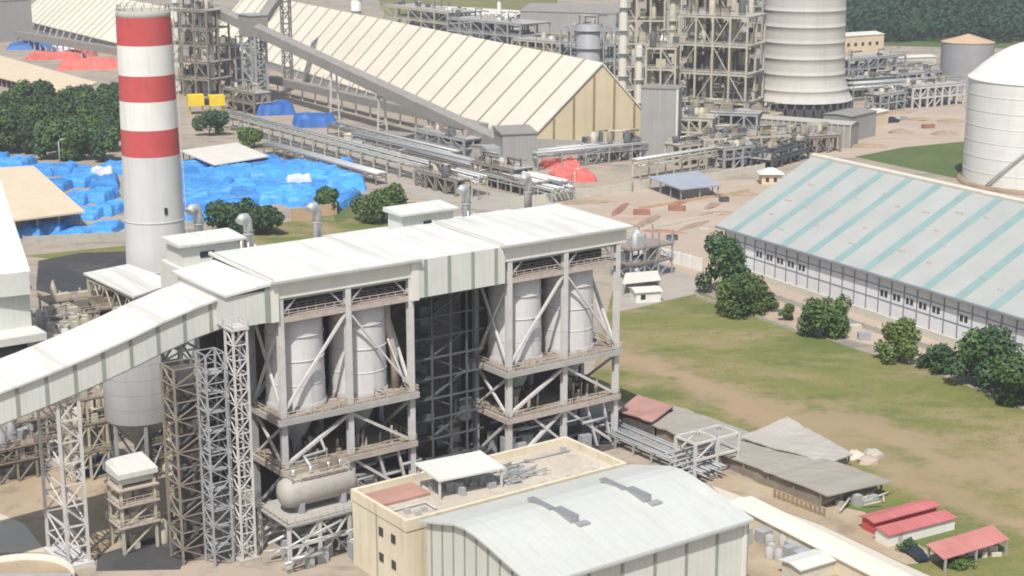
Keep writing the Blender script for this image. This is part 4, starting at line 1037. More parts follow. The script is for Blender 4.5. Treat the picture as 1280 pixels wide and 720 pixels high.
place(make_tree('tree','flat-topped dark tree behind the right roof room, by the bright green lawn',10.5,18,'leaf_mid',62,.25,.1,4200,.6,spread=10),478,277)
place(make_tree('tree','small tree left of the bright green lawn, behind the boiler house',7.5,9,'leaf_dark',63,.2,.1,2000,.55,spread=7),408,266)
place(make_tree('tree','dark green tree right of the chimney under the yellow machine',11,14,'leaf_dark',64,.25,.05,2600,.6,spread=8),262,170)
place(make_tree('bush','small grey-green bush beside the plant road left of the blue tarpaulins',8,12,'leaf_mid',65,.25,.05,1800,.6,spread=8),318,185)
sheet('lawn',[(414,262),(455,252),(462,268),(420,278)],.03,'grass_green')
# the grove at the left: one dark wood of separate trees
proto=make_tree('tree','dark tree of the dense grove left of the chimney',14,15,'leaf_dark',70,.35,.1,2600,.8,'grove trees left of the chimney',9)
p2=make_tree('tree','dark tree of the dense grove left of the chimney',12,13,'leaf_mid',71,.35,.1,2200,.8,'grove trees left of the chimney',8)
spots=[(x+rng.uniform(-6,6),y+rng.uniform(-3,3)) for y,xs in ((146,range(8,155,20)),(160,range(0,150,20)),(174,range(6,155,20)),(190,range(0,155,20)),(200,range(60,150,24))) for x in xs]+[(20,140),(60,138),(132,135),(146,142),(140,160)]
for i,(x,y) in enumerate(spots):
    t=(proto if i%3 else p2); t=t if i in (0,1) else copy_tree(t)
    place(t,x,y,rng.uniform(0,6.28),rng.uniform(.8,1.12)*(.85 if i%3==0 else 1))
# forested hillside beyond the cooling tower
rg=random.Random(5); mb=MB()
for _ in range(950):
    x=rg.uniform(1040,1330); y=rg.uniform(-28,54); p=G(x,y); hh=rg.uniform(7,20)*(1.15 if rg.random()<.15 else 1); r=hh*rg.uniform(.36,.62)
    for _ in range(58):
        q=Vector((rg.uniform(-1,1),rg.uniform(-1,1),rg.uniform(-.55,1)))
        if q.length<.01: continue
        q.normalize(); c=Vector((p.x+q.x*r,p.y+q.y*r,hh*.58+q.z*hh*.42)); s_=rg.uniform(.9,1.9)
        nrm=(q+Vector((rg.uniform(-.8,.8),rg.uniform(-.8,.8),rg.uniform(-.2,.9)))).normalized(); a=nrm.orthogonal().normalized(); b=nrm.cross(a)
        mb.add([c-a*s_,c-b*s_*.7,c+a*s_,c+b*s_*.7],[(0,1,2,3)])
tag(mb.build('forest','leaf_far'),'far dark green forest beyond the cooling tower','forest',kind='stuff')
sheet('forest_floor',[(1035,56),(1345,62),(1345,-60),(1035,-60)],.03,'grass_green')
# ================================================================ generic roofs given by their corner pixels
def shelter(name,label,cat,corners,zs,m,post='steel_tan',wall=None,th=.3,sag=0,nx=14,ny=6,seed=1,group=None,inner=True,post_w=.3):
    """corners: pixels in order front-left, front-right, back-right, back-left; zs their heights"""
    rg=random.Random(seed); P=[G(c[0],c[1],z) for c,z in zip(corners,zs)]
    o=Vector((P[0].x,P[0].y,0)); ax=P[1]-P[0]; rot=math.atan2(ax.y,ax.x)
    t=thing(name,label,cat,o,rot,group); M=Matrix.Rotation(-rot,3,'Z'); P=[M@(p-o) for p in P]
    mb=MB(); vt=[];vb=[]
    for j in range(ny+1):
        for i in range(nx+1):
            a,b=i/nx,j/ny; p=P[0].lerp(P[1],a).lerp(P[3].lerp(P[2],a),b)
            dz=-sag*math.sin(a*math.pi*3+seed)*.35-sag*rg.random()*.55*(1 if sag else 0)
            if sag and j in(0,ny): p=p+Vector((0,rg.uniform(-.5,.5)*sag,0))
            vt.append((p.x,p.y,p.z+dz)); vb.append((p.x,p.y,p.z+dz-th))
    n=len(vt); W_=nx+1; fs=[]
    for j in range(ny):
        for i in range(nx):
            q=(j*W_+i,j*W_+i+1,(j+1)*W_+i+1,(j+1)*W_+i); fs.append(q); fs.append(tuple(k+n for k in reversed(q)))
    for i in range(nx): fs+= [(i,i+n,i+1+n,i+1),(ny*W_+i,ny*W_+i+1,ny*W_+i+1+n,ny*W_+i+n)]
    for j in range(ny): fs+= [(j*W_,(j+1)*W_,(j+1)*W_+n,j*W_+n),(j*W_+nx,j*W_+nx+n,(j+1)*W_+nx+n,(j+1)*W_+nx)]
    mb.add(vt+vb,fs); mb.build('roof',m,t)
    cen=(P[0]+P[1]+P[2]+P[3])/4
    Q=[cen+(p-cen)*.93 for p in P]
    mb=MB()
    for i in range(4):
        a,b=Q[i],Q[(i+1)%4]; k=max(1,int((b-a).length/6))
        for s in range(k):
            p=a.lerp(b,s/k); mb.bar((p.x,p.y,0),(p.x,p.y,p.z-th-.05-sag*.5),post_w)
    mb.build('posts',post,t)
    if wall:
        K=[cen+(p-cen)*.9 for p in P]
        MB().prism([(p.x,p.y) for p in K],0,[p.z-th-.06-sag*.95 for p in K]).build('wall',wall,t)
    return t
# grey sagging sheds by the field
shelter('work_shed','long grey sagging shed roof between the pipe rack and the grass field','shed',[(808,528),(1033,619),(1115,601),(842,506)],[2.6,2.9,2.9,2.6],'sag_roof','steel_brown','steel_brown',.2,.34,26,8,3)
shelter('work_shed','smaller pale grey peaked roof adjoining the long sagging shed on the field side','shed',[(925,546),(1035,578),(1066,566),(985,521)],[3.4,2.8,2.8,4.2],'sag_roof_lt','steel_brown','steel_brown',.2,.3,12,6,5)
shelter('work_shed','small dull red roof at the boiler house foot beside the grey sagging shed','shed',[(772,513),(815,527),(842,507),(797,493)],[3.4,3.4,3.6,3.6],'roof_red','steel_dark','boiler_dark',.2,.2,8,4,6)
s=thing('container_stack','jumble of grey crates and pipes under the open right end of the sagging shed','scrap heap',G(1075,628),PL.rot)
mb=MB()
for k in range(26):
    x,y=rng.uniform(-6,5),rng.uniform(-2,5); mb.box(x,x+rng.uniform(.6,2.4),y,y+rng.uniform(.5,1.6),0,rng.uniform(.6,2.4))
mb.build('crate','galv',s)
mb=MB()
for k in range(14): x,y=rng.uniform(-7,4),rng.uniform(-3,4); mb.tube((x,y,.4),(x+rng.uniform(2,5),y+rng.uniform(-2,2),rng.uniform(.3,1.6)),.16)
mb.build('pipes','steel_tan',s)
for i,(px,py,m) in enumerate(((1068,572,'concrete_lt'),(1085,578,'dirt_pink'),(1092,570,'concrete'))):
    rg=random.Random(i+9); c=G(px,py); mb=MB(); 
    vs=[];n=10
    for j,(r,z) in enumerate(((1.,0),(.95,.6),(.6,1.1),(.15,1.3))):
        for k in range(n): a=2*math.pi*k/n; rr=r*(1.9+rg.uniform(-.3,.3)); vs.append((rr*math.cos(a),rr*math.sin(a)*.8,z*rg.uniform(.8,1.2)))
    mb.add(vs,[(j*n+k,j*n+(k+1)%n,(j+1)*n+(k+1)%n,(j+1)*n+k) for j in range(3) for k in range(n)]+[tuple(range(3*n,4*n))])
    tag(mb.build('rubble_heap',m,None,c,0),['pale rubble heap at the end of the smaller grey peaked roof','pinkish rubble heap on the grass, nearest the camera of three heaps','grey rubble heap on the grass, furthest right of three heaps'][i],'rubble')
# row of red brown fence posts and pipes along the verge
f=frame_px((968,622),(1030,646)); t=at_frame('post_fence','low brown post fence along the brown verge beside the sagging shed','fence',f)
mb=MB()
for k in range(12): mb.box(k*f.L/11-.15,k*f.L/11+.15,-.15,.15,0,1.5)
mb.build('posts','timber',t); mb=MB(); mb.bar((0,0,1.3),(f.L,0,1.3),.12); mb.bar((0,0,.7),(f.L,0,.7),.12); mb.build('ladder_bar','timber',t)
# red roofed sheds at the lower right
def gable_shed(name,label,cat,a,b,depth,hw,hr,mw,mr,over=.4,ridge=.5,group=None):
    f=frame_px(a,b); t=at_frame(name,label,cat,f,group); y=depth*ridge
    MB().ext([(0,0),(depth,0),(depth,hw),(y,hw+hr-.12),(0,hw)],0,f.L).build('wall',mw,t)
    s=hr/max(y,.1); s2=hr/max(depth-y,.1)
    MB().ext([(-over,hw-over*s+.03),(y,hw+hr+.03),(depth+over,hw-over*s2+.03),(depth+over,hw-over*s2+.22),(y,hw+hr+.22),(-over,hw-over*s+.22)],-over,f.L+over).build('roof',mr,t)
    return t,f
t,f=gable_shed('site_hut','red container hut with a red roof behind the white-fronted one','hut',(1092,668),(1170,647),2.7,2.0,.25,'red_paint','red_roof')
t,f=gable_shed('site_hut','white-fronted hut with a bright red roof on the field edge','hut',(1110,684),(1193,662),2.9,1.9,.35,'white_paint','red_roof',.3,.9)
MB().box(2,2.9,-.06,-.003,0,1.6).build('door','galv',t)
t=shelter('open_shed','low open shed with a faded red roof at the lower right','shed',[(1180,699),(1262,674),(1240,656),(1158,680)],[2.4,2.4,2.9,2.9],'pink_roof','steel_grey',None,.12,.1,10,3,8)
s=thing('scrap_pile','white and grey scrap stored under the faded red open shed','scrap heap',G(1212,695),PL.rot-.5)
mb=MB()
for k in range(16): x,y=rng.uniform(-5,4),rng.uniform(-1,1.4); mb.box(x,x+rng.uniform(.5,1.6),y,y+rng.uniform(.4,1),0,rng.uniform(.4,1.5))
mb.build('crate','concrete_lt',s)
# vehicles
def make_car(name,label,cat,m,L=4.4,pick=False):
    t=thing(name,label,cat,(0,0,0)); w2=.88
    prof=[(-L/2,.35),(-L/2+.05,.8),(-L/2+.5,.95),(L/2-.9,.95),(L/2-.05,.75),(L/2,.35)]
    mb=MB(); n=len(prof); mb.add([(x,-w2,z) for x,z in prof]+[(x,w2,z) for x,z in prof],[tuple(range(n)),tuple(reversed(range(n,2*n)))]+[(i,(i+1)%n,(i+1)%n+n,i+n) for i in range(n)]); mb.build('body',m,t)
    x0,x1=(-L/2+.35,L/2-1.1) if not pick else (-.3,L/2-1.1)
    mb=MB(); mb.add([(x0,-.82,.95),(x1,-.82,.95),(x1,.82,.95),(x0,.82,.95),(x0+.35,-.68,1.42),(x1-.6,-.68,1.42),(x1-.6,.68,1.42),(x0+.35,.68,1.42)],[(0,3,2,1),(0,1,5,4),(1,2,6,5),(2,3,7,6),(3,0,4,7)]); mb.build('window','glass_dark',t)
    MB().prism([(x0+.33,-.69),(x1-.58,-.69),(x1-.58,.69),(x0+.33,.69)],1.421,1.47).build('roof',m,t)
    for x in (-L/2+.8,L/2-.85):
        for y in (-.8,.8): MB().path([(x,y-.1,.33),(x,y+.1,.33)],.33,14).build('wheel','rubber',t)
    return t
c=make_car('parked_car','dark blue car parked between the white-fronted hut and the faded red shed','car','car_dark'); c.location=G(1146,697,.03); c.rotation_euler.z=PL.rot-1.9
c=make_car('parked_car','small white car parked on the service road end by the hut','car','car_white'); c.location=G(808,352,.03); c.rotation_euler.z=PL.rot-1.5
place(make_tree('bush','low scrub bush beside the dark blue car',2.0,4.2,'leaf_dark',90,.08,.02,700,.25),1136,689)
place(make_tree('bush','scrubby low bush in front of the faded red open shed',1.6,5,'leaf_mid',91,.08,.02,700,.25),1200,709)
# stuff right of the workshop shed
q=PL.on(955,690,w=0)
s=at_plant('filter_skid','grey equipment skid with drums beside the right wall of the workshop shed','machinery',q[0],q[1])
mb=MB()
for k in range(8): x,y=rng.uniform(-3,5),rng.uniform(-7,4); mb.box(x,x+rng.uniform(1,2.6),y,y+rng.uniform(1,2),0,rng.uniform(1,3))
mb.build('cabinet','steel_grey',s)
mb=MB()
for k in range(5): x,y=rng.uniform(-2,5),rng.uniform(-6,4); mb.lathe([(.7,0),(.7,1.8),(.05,2)],14,(x,y))
mb.build('drum','deck_edge',s)
t,f=gable_shed('long_shed','long low cream-roofed shed running diagonally from the workshop shed to the bottom edge','shed',(912,648),(1120,757),4.4,2.6,.25,'yellow_wall','pale_cream',.3)
t,f=gable_shed('site_hut','low pale flat hut beside the concrete road in front of the workshop shed','hut',(1000,730),(1046,716),4,2.2,.3,'concrete_lt','roof_pale')
# huts at the service road
t,f=gable_shed('site_hut','small white hut with a pale roof at the end of the service road','hut',(795,379),(826,377),5,2.6,.5,'white_paint','pale_roof')
MB().box(1.2,2.4,-.08,-.003,.8,2).build('window','glass_dark',t)
t=shelter('open_shed','pale flat lean-to behind the small white hut beside the boiler house','shed',[(778,355),(826,350),(822,338),(782,341)],[3,3,3.3,3.3],'pale_roof','steel_grey',None,.15,0,4,2,2)
rack('equipment_rack','tangled grey pipe frame behind the last column of the boiler house','steel frame',*PL.on(788,352,w=0)[:2],14,8,12,3,'steel_grey',(4,8),18,'galv',seed=31)
# perimeter wall
def wall_px(name,label,pts,h,m,th=.35,bay=4,cat='wall'):
    f=frame_px(pts[0],pts[1]); t=at_frame(name,label,cat,f); 
    MB().box(0,f.L,-th/2,th/2,0,h).build('panel',m,t)
    mb=MB(); n=max(1,int(f.L/bay))
    for k in range(n+1): mb.box(k*f.L/n-.2,k*f.L/n+.2,-th/2-.12,th/2+.12,0,h+.2)
    mb.build('pier',m,t); return t
wall_px('boundary_wall','white boundary wall from the boiler house to the tall dark tree',[(782,312),(876,338)],3.2,'white_paint')
wall_px('boundary_wall','pale boundary wall behind the boiler house roof toward the blue-grey pavilion',[(640,258),(812,235)],2.6,'concrete_lt')
wall_px('boundary_wall','pale boundary wall between the pavilion and the yellow guard hut',[(862,230),(955,213)],2.4,'concrete_lt')
t=shelter('pavilion','square open pavilion with a blue-grey roof on the pink dirt yard','pavilion',[(851,236),(901,231),(872,213),(810,221)],[4.4]*4,'blue_roof','steel_grey',None,.5,0,3,2,2)
MB().box(5,13,3,9,0,3).build('store_wall','grey_wall',t)
f=frame_px((952,231),(977,231)); t=at_frame('guard_hut','small yellow guard hut with a pale hipped roof left of the warehouse','hut',f); L=f.L
MB().box(0,L,0,L*.9,0,3.6).build('wall','beige_roof',t)
MB().add([(-1,-1,3.6),(L+1,-1,3.6),(L+1,L,3.6),(-1,L,3.6),(L*.35,L*.45,5.4),(L*.65,L*.45,5.4)],[(0,1,5,4),(1,2,5),(2,3,4,5),(3,0,4),(0,3,2,1)]).build('roof','roof_pale',t)
for x in (.2,.6): MB().box(L*x,L*(x+.16),-.08,-.003,1,2.4).build('window','glass_dark',t)

# ================================================================ TARPAULINS
def tarp(name,label,px,py,w_,d_,h_,m,seed,group,rot=0):
    rg=random.Random(seed); n,k=20,15; vs=[]; fs=[]
    off=Vector((seed*3.1,seed*1.7,0))
    for j in range(k+1):
        for i in range(n+1):
            x,y=i/n*2-1,j/k*2-1; e=max(abs(x),abs(y)); edge=min(1,(1-e)/.22)
            z=h_*edge**.45*(.8+.34*noise.noise(Vector((x*1.6,y*1.6,0))+off))+.75*(.35-abs(noise.noise(Vector((x*2.4+y,y*3,2))+off)))*edge+.3*(.3-abs(noise.noise(Vector((x*5,y*6-x*2,7))+off)))*edge
            vs.append((x*w_/2*(1+.08*noise.noise(Vector((y*3,0,1))+off)),y*d_/2*(1+.08*noise.noise(Vector((x*3,0,5))+off)),max(.04,z)))
    W_=n+1
    for j in range(k):
        for i in range(n): fs.append((j*W_+i,j*W_+i+1,(j+1)*W_+i+1,(j+1)*W_+i))
    b=len(vs); vs+= [(x,y,0) for x,y,z in vs]
    fs+= [tuple(q+b for q in reversed(f_)) for f_ in fs]
    ring=[i for i in range(n)]+[n+j*W_ for j in range(k)]+[k*W_+n-i for i in range(n)]+[(k-j)*W_ for j in range(k)]
    fs+= [(ring[i],ring[i]+b,ring[(i+1)%len(ring)]+b,ring[(i+1)%len(ring)]) for i in range(len(ring))]
    mb=MB(); mb.add(vs,fs,0,False); o=mb.build(name,m,None,G(px,py),rot)
    return tag(o,label,'tarpaulin',group)
i=0
GR='bright blue tarpaulins over the stockpile'
for row,(y0,x0,x1,st) in enumerate(((204,240,420,30),(216,235,440,32),(230,232,460,34),(245,236,440,36),(262,240,300,30))):
    x=x0
    while x<=x1:
        k=mpp(y0); tarp('tarpaulin','bright blue tarpaulin crumpled over a stockpile right of the chimney, among its like',x+rng.uniform(-5,5),y0+rng.uniform(-3,3)+5,st*k*1.5,17*k/.16*.4+9,rng.uniform(1.8,3.8),'tarp_blue',100+i,GR,rng.uniform(-.25,.4)); i+=1; x+=st
for row,(y0,x0,x1,st) in enumerate(((200,-5,30,30),(212,20,140,30),(228,70,140,30),(246,95,150,28),(264,110,150,26),(286,40,130,30))):
    x=x0
    while x<=x1:
        k=mpp(y0); tarp('tarpaulin','bright blue tarpaulin crumpled over a stockpile left of the chimney, among its like',x+rng.uniform(-5,5),y0+rng.uniform(-3,3)+4,st*k*1.2,13*k/.16*.4+5,rng.uniform(2.,4),'tarp_blue',200+i,'bright blue tarpaulins left of the chimney',rng.uniform(-.3,.3)); i+=1; x+=st
for j,(px,py,w_,d_,h_,m,lb) in enumerate(((374,233,9,6,4.5,'tarp_pale','pale grey tarpaulin patch amid the blue ones right of the chimney'),(128,222,8,6,4,'tarp_pale','pale grey tarpaulin patch amid the blue ones left of the chimney'),
    (344,141,17,17,5,'tarp_navy','dark blue tarpaulin left of its twin under the grey conveyor gallery'),(394,156,18,17,5,'tarp_navy','dark blue tarpaulin right of its twin, nearer the cream shed eave'),
    (50,60,38,20,4,'tarp_navy','dark blue tarpaulin at the upper left beyond the red ones'),(70,73,34,16,4,'tarp_red','red tarpaulin left of the bigger one behind the grove'),(118,84,38,26,5,'tarp_red','bigger red tarpaulin beside the chimney behind the grove'),(100,70,20,10,4,'tarp_red','narrow red tarpaulin behind the other two red ones near the grove'),(78,64,16,8,3.5,'tarp_pale','pale tarpaulin strip behind the red ones near the grove'),
    (715,224,15,13,3.5,'tarp_red','bright red tarpaulin heap on the ground below the tan gable'),(700,208,13,10,3,'tarp_red','small dull red heap just left of and behind the bright red one'),(4,208,13,9,3,'tarp_blue','blue tarpaulin at the very left edge behind the tan roof'))):
    tarp('tarpaulin',lb,px,py,w_,d_,h_,m,300+j,None,.2)
# tan roofed sheds on the left
shelter('storage_shed','tan low roof shed at the left edge among the blue tarpaulins','shed',[(18,275),(106,264),(42,207),(-60,212)],[6.5]*4,'beige_roof','steel_tan',None,.5,0,8,4,2)
shelter('storage_shed','long tan vented roof behind the grove at the left edge','shed',[(-60,82),(82,117),(122,103),(-12,66)],[5]*4,'beige_roof','steel_tan',None,.5,0,8,4,3)
shelter('storage_shed','pale tan flat roof beyond the blue tarpaulins right of the chimney','shed',[(268,206),(336,195),(296,178),(225,188)],[4]*4,'pale_roof','steel_dark',None,.4,0,6,3,3)
wall_px('boundary_wall','low brown wall below the left blue tarpaulins, by the dark yard',[(30,306),(160,300)],2.4,'concrete')
wall_px('boundary_wall','low brown wall behind the boiler house right of the dark bushes',[(365,275),(420,268)],3.5,'rust_roof')
# yellow machine
q=G(258,142); t=thing('yellow_machine','bright yellow loading machine on legs right of the chimney','machinery',q,.3)
MB().box(-8,-1,-3,3,4,8.6).build('hopper','yellow_steel',t); MB().box(1.2,8,-3,3,3.6,8).build('hopper','yellow_steel',t); MB().box(-.9,1.1,-2,2,4,6.5).build('cab','glass_dark',t)
for x in (-7,-1.5,1.8,7): MB().bar((x,0,0),(x,0,4),.7).build('leg','yellow_steel',t)
process_frame_later=[]
# ================================================================ PIPE RACKS across the middle
def pipe_rack(label,a,b,h,w_=6,bay=8,m='steel_tan',np=6,seed=1):
    rg=random.Random(seed); f=frame_px(a,b); t=at_frame('pipe_rack',label,'pipe rack',f); mb=MB(); n=max(1,round(f.L/bay)); st_=f.L/n
    for k in range(n+1):
        for y in (0,w_): mb.bar((k*st_,y,0),(k*st_,y,h),.4)
        for z in (h,h*.7): mb.bar((k*st_,0,z),(k*st_,w_,z),.35)
    for y in (0,w_): mb.bar((0,y,h),(f.L,y,h),.35); mb.bar((0,y,h*.7),(f.L,y,h*.7),.3)
    for k in range(n):
        if k%2==0: mb.bar((k*st_,0,h*.7),((k+1)*st_,0,h),.2)
    mb.build('frame',m,t); mb=MB()
    for k in range(np): y=w_*(k+.5)/np; r=rg.uniform(.2,.5); z=rg.choice((h,h*.7))+r+.15; mb.tube((-.5,y,z),(f.L+.5,y,z),r,8)
    mb.build('pipes','galv',t); return t
pipe_rack('long pale pipe rack from the yellow machine past the blue tarpaulins',(275,160),(590,247),6,6,9,'steel_tan',7,1)
pipe_rack('second pipe rack along the plant road at the shed side of the long pale one',(440,186),(700,250),5.5,5,9,'steel_grey',8,2)
pipe_rack('pipe rack passing under the grey transfer tower toward the boiler house roof',(560,222),(690,254),4,9,7,'galv',9,3)
pipe_rack('pipe rack in front of the tan gable toward the pavilion',(672,214),(900,190),6,5,10,'steel_grey',5,4)
pipe_rack('pipe rack on thin legs from the tan gable to the guard hut',(800,226),(960,200),6.5,4,8,'steel_tan',4,5)
pipe_rack('pipe rack crowded with pipes between the grey gallery foot and the roof pipes',(505,205),(668,249),5,7,8,'steel_brown',10,11)
pipe_rack('low brown pipe rack at the cream shed side of the plant road',(410,168),(560,206),4,5,9,'steel_brown',6,12)
pipe_rack('low pipe rack between the blue tarpaulins and the plant road',(330,192),(470,232),3.5,4,8,'steel_brown',5,13)
pipe_rack('pipe rack crossing the yard in front of the grey annex',(700,204),(850,196),5,5,9,'steel_brown',6,14)
pipe_rack('grey pipe rack in front of the basin building, behind the pavilion',(880,194),(1010,186),6,5,8,'steel_grey',6,15)
for a_ in (('low equipment frame beside the plant road behind the roof room exhaust',(520,232),(570,246),6,5,4,1,'steel_brown',41,20,0),
 ('low equipment frame at the foot of the grey transfer tower',(590,228),(640,240),8,7,4,2,'steel_brown',42,24,1),
 ('equipment frame below the right end of the grey belt along the shed eave',(520,186),(580,200),8,7,4,2,'steel_grey',43,20,0),
 ('brown equipment frame left of the gallery trestle by the yellow machine',(280,136),(318,144),8,9,3,2,'steel_brown',44,20,1),
 ('tan equipment frame in front of the slim grey frame at the cooling tower',(925,172),(965,176),8,10,4,2,'steel_tan',46,20,1),
 ('dark pipe frame behind the low black and white frame, left of the smaller grey tank',(1120,118),(1180,112),10,9,5,2,'steel_grey',47,24,2),
 ('grey pipe frame at the far side of the dirt lot behind the small cream block',(1100,140),(1140,134),8,7,4,2,'steel_grey',48,20,1),
 ('brown pipe frame along the front of the long beige basin building',(960,196),(1050,190),7,6,6,1,'steel_brown',49,26,1),
 ('tan pipe frame between the pavilion and the grey annex, before the pale wall',(850,208),(895,202),8,7,4,2,'steel_tan',50,26,1),
 ('grey pipe frame in front of the tan gable base wall beside the red heaps',(735,204),(800,200),6,6,5,1,'steel_grey',51,22,1)): process_frame_later.append(a_)
# low walls and belts along the bulk shed
f=frame_px((300,108),(600,182)); t=at_frame('belt_conveyor','low grey covered belt along the eave of the cream shed','conveyor',f)
MB().box(0,f.L,0,4,5,8.4).build('enclosure','gallery_grey',t); mb=MB()
for k in range(18): mb.bar((k*f.L/17,2,0),(k*f.L/17,2,5),.5)
mb.build('trestles','steel_white',t)
for i,(px,py,w_,h_,d_,m,lb) in enumerate(((560,196,16,5,8,'grey_wall','dark low building left of the grey transfer tower'),(470,178,14,3.5,7,'gallery_grey','dark low block under the grey gallery by the plant road'),(608,210,10,4,5,'roof_pale','pale green low block touching the grey transfer tower'),
    (430,178,9,3,6,'concrete_lt','pale low block beside the right dark blue tarpaulin'))):
    q=G(px,py); t=thing('low_building',lb,'building',q,-.55); MB().box(0,w_,0,d_,0,h_).build('wall',m,t); MB().box(-.3,w_+.3,-.3,d_+.3,h_+.01,h_+.35).build('roof','gallery_grey' if i<2 else 'pale_roof',t)
# ================================================================ PROCESS PLANT at the top
def process_frame(label,a,b,depth,htop,nx,levels,m,seed,gear=24,vessels=3):
    rg=random.Random(seed); f=frame_px(a,b); t=at_frame('process_unit',label,'steel frame',f); Lx=f.L; st_=Lx/nx; mb=MB()
    for i in range(nx+1):
        for y in (0,depth/2,depth): mb.bar((i*st_,y,0),(i*st_,y,htop),.75)
    dz=htop/levels
    for k in range(1,levels+1):
        for y in (0,depth/2,depth): mb.bar((0,y,k*dz),(Lx,y,k*dz),.7)
        for i in range(nx+1): mb.bar((i*st_,0,k*dz),(i*st_,depth,k*dz),.6)
        for i in range(nx):
            if rg.random()<.6:
                if rg.random()<.5: mb.bar((i*st_,0,(k-1)*dz),((i+1)*st_,0,k*dz),.35)
                else: mb.bar(((i+1)*st_,0,(k-1)*dz),(i*st_,0,k*dz),.35)
    mb.build('frame',m,t)
    for k in range(1,levels+1):
        if rg.random()<.8: MB().box(-.8,Lx+.8,.5,depth+.6,k*dz+.4,k*dz+.65).build('floor','deck_edge',t)
        MB().rail([(-.8,0),(Lx+.8,0)],k*dz+.66,1.2,2.5,.14).build('railing',m,t)
    for gm in ('steel_tan','steel_dark','steel_brown'):
        mb=MB()
        for _ in range(gear//2):
            x,y,k=rg.uniform(0,Lx*.9),rg.uniform(.5,depth*.8),rg.randrange(levels+1); z=k*dz+.66; tt=rg.random()
            if tt<.4: mb.box(x,x+rg.uniform(1,4),y,y+rg.uniform(1,3),z,z+rg.uniform(1,dz*.6))
            elif tt<.65: r=rg.uniform(.6,1.5); mb.lathe([(r,z),(r,z+dz*.6),(.05,z+dz*.72)],12,(x,y))
            else: mb.path([(x,y,z),(x,y,z+dz*.7),(min(Lx,x+rg.uniform(3,10)),y,z+dz*.7)],.35,6)
        mb.build('plant_gear',gm,t)
    for j in range(vessels):
        x,y=rg.uniform(.15,.85)*Lx,depth*rg.uniform(.35,.7); r=rg.uniform(1.2,2.2); h=htop*rg.uniform(.8,1.12)
        MB().lathe([(r,2),(r,h-.5),(r*.7,h+r*.5),(.05,h+r*.7)],20,(x,y)).build('vessel',rg.choice(('galv','steel_tan','silo_grey')),t)
    return t
process_frame('main open tan process frame with equipment floors left of the cooling tower',(846,160),(930,166),22,46,4,4,'steel_tan',1,64,4)
process_frame('tall process frame filling the top of the photo behind the main tan one',(830,138),(925,142),26,66,5,6,'steel_tan',2,76,6)
process_frame('narrow cluttered process frame between the tan gable and the main tan frame',(806,165),(842,166),16,34,2,4,'steel_tan',3,40,3)
process_frame('slim grey process frame squeezed against the cooling tower',(930,150),(948,150),10,62,1,9,'steel_grey',4,10,1)
process_frame('low dark process frame at ground level under the main tan frame',(850,176),(945,180),14,11,6,2,'steel_grey',5,26,1)
process_frame('pale process frame with green tanks behind the tan gable top',(776,140),(828,140),18,50,3,5,'steel_tan',6,40,3)
process_frame('distant grey process frame above the right end of the cream shed ridge',(700,92),(768,96),20,24,5,3,'steel_grey',7,22,3)
process_frame('distant dark process frame above the middle of the cream shed ridge',(560,66),(650,76),24,20,6,3,'steel_grey',8,26,3)
process_frame('distant cluttered process frame near the left part of the cream shed ridge',(480,46),(560,58),24,20,5,3,'steel_tan',9,24,2)
process_frame('process frame with pipework right of the chimney top',(214,118),(262,122),16,40,3,5,'steel_brown',10,60,4)
process_frame('grey pipe structure right of the cooling tower before the forest',(1060,112),(1130,104),14,14,6,3,'steel_grey',11,20,1)
process_frame('low black and white open frame in front of the smaller grey tank',(1140,136),(1204,130),12,9,7,2,'steel_white',12,16,0)
process_frame('low cluttered frame between the pavilion and the cooling tower',(880,206),(985,200),12,9,6,2,'steel_tan',13,24,1)
process_frame('low cluttered frame at the right foot of the grey annex',(846,196),(888,198),12,14,3,3,'steel_tan',14,18,1)
process_unit_extra=[
('low rusty equipment frame before the tan gable end, right of the grey annex',(858,190),(905,186),10,8,4,2,'steel_tan',21,22,1),
('grey equipment frame behind the blue-grey pavilion under the basin building',(905,212),(950,206),8,7,4,2,'steel_grey',22,20,0),
('tan equipment frame left of the cooling tower foot behind the basin building',(890,160),(940,162),10,15,4,3,'steel_tan',23,24,1),
('dark equipment frame by the guard hut, beside the warehouse gable corner',(965,212),(1010,198),8,6,4,2,'steel_dark',24,20,0),
('distant brown frame above the ridge between the mast and the stout grey vessel',(640,84),(700,90),16,15,6,3,'steel_tan',25,26,1),
('distant low frame at the top edge above the middle of the ridge',(510,40),(580,44),14,14,6,3,'steel_dark',26,22,1),
('distant low pale frame near the white mast above the ridge',(590,58),(640,64),14,12,5,2,'steel_grey',27,22,1),
('grey frame between the chimney top and the gallery trestle',(262,112),(296,116),14,22,3,4,'steel_grey',28,22,1),
('grey frame right of the cooling tower behind the white dome-topped tank',(1066,122),(1120,118),10,8,5,2,'steel_dark',29,22,0)]
for a_ in process_unit_extra+process_frame_later: process_frame(*a_)
def vessel(label,px,py,ptop,r,m='steel_tan'):
    q=G(px,py); z=top(px,py,ptop); t=thing('process_column',label,'column',q)
    MB().lathe([(r*1.15,0),(r,1.5),(r,z-1),(r*.75,z-.2),(.05,z)],24).build('shell',m,t); mb=MB(); k=0
    while k*9+6<z: mb.lathe([(r+.05,k*9+6),(r+1.1,k*9+6),(r+1.1,k*9+6.25),(r+.05,k*9+6.25)],20); k+=1
    mb.build('platforms','steel_grey',t); mb=MB(); mb.bar((r+.5,-.3,0),(r+.5,-.3,z-1),.2); mb.bar((r+.5,.3,0),(r+.5,.3,z-1),.2); mb.build('ladder','steel_grey',t); return t
vessel('tall pale process column just behind the tan gable top, left of two',777,170,-40,1.7,'concrete_lt')
vessel('shorter pale process column right beside the tan gable edge, in front of the cluttered frame',797,176,56,1.3,'concrete_lt')
vessel('pale process column at the left side of the main tan frame',838,150,-20,1.5,'steel_tan')
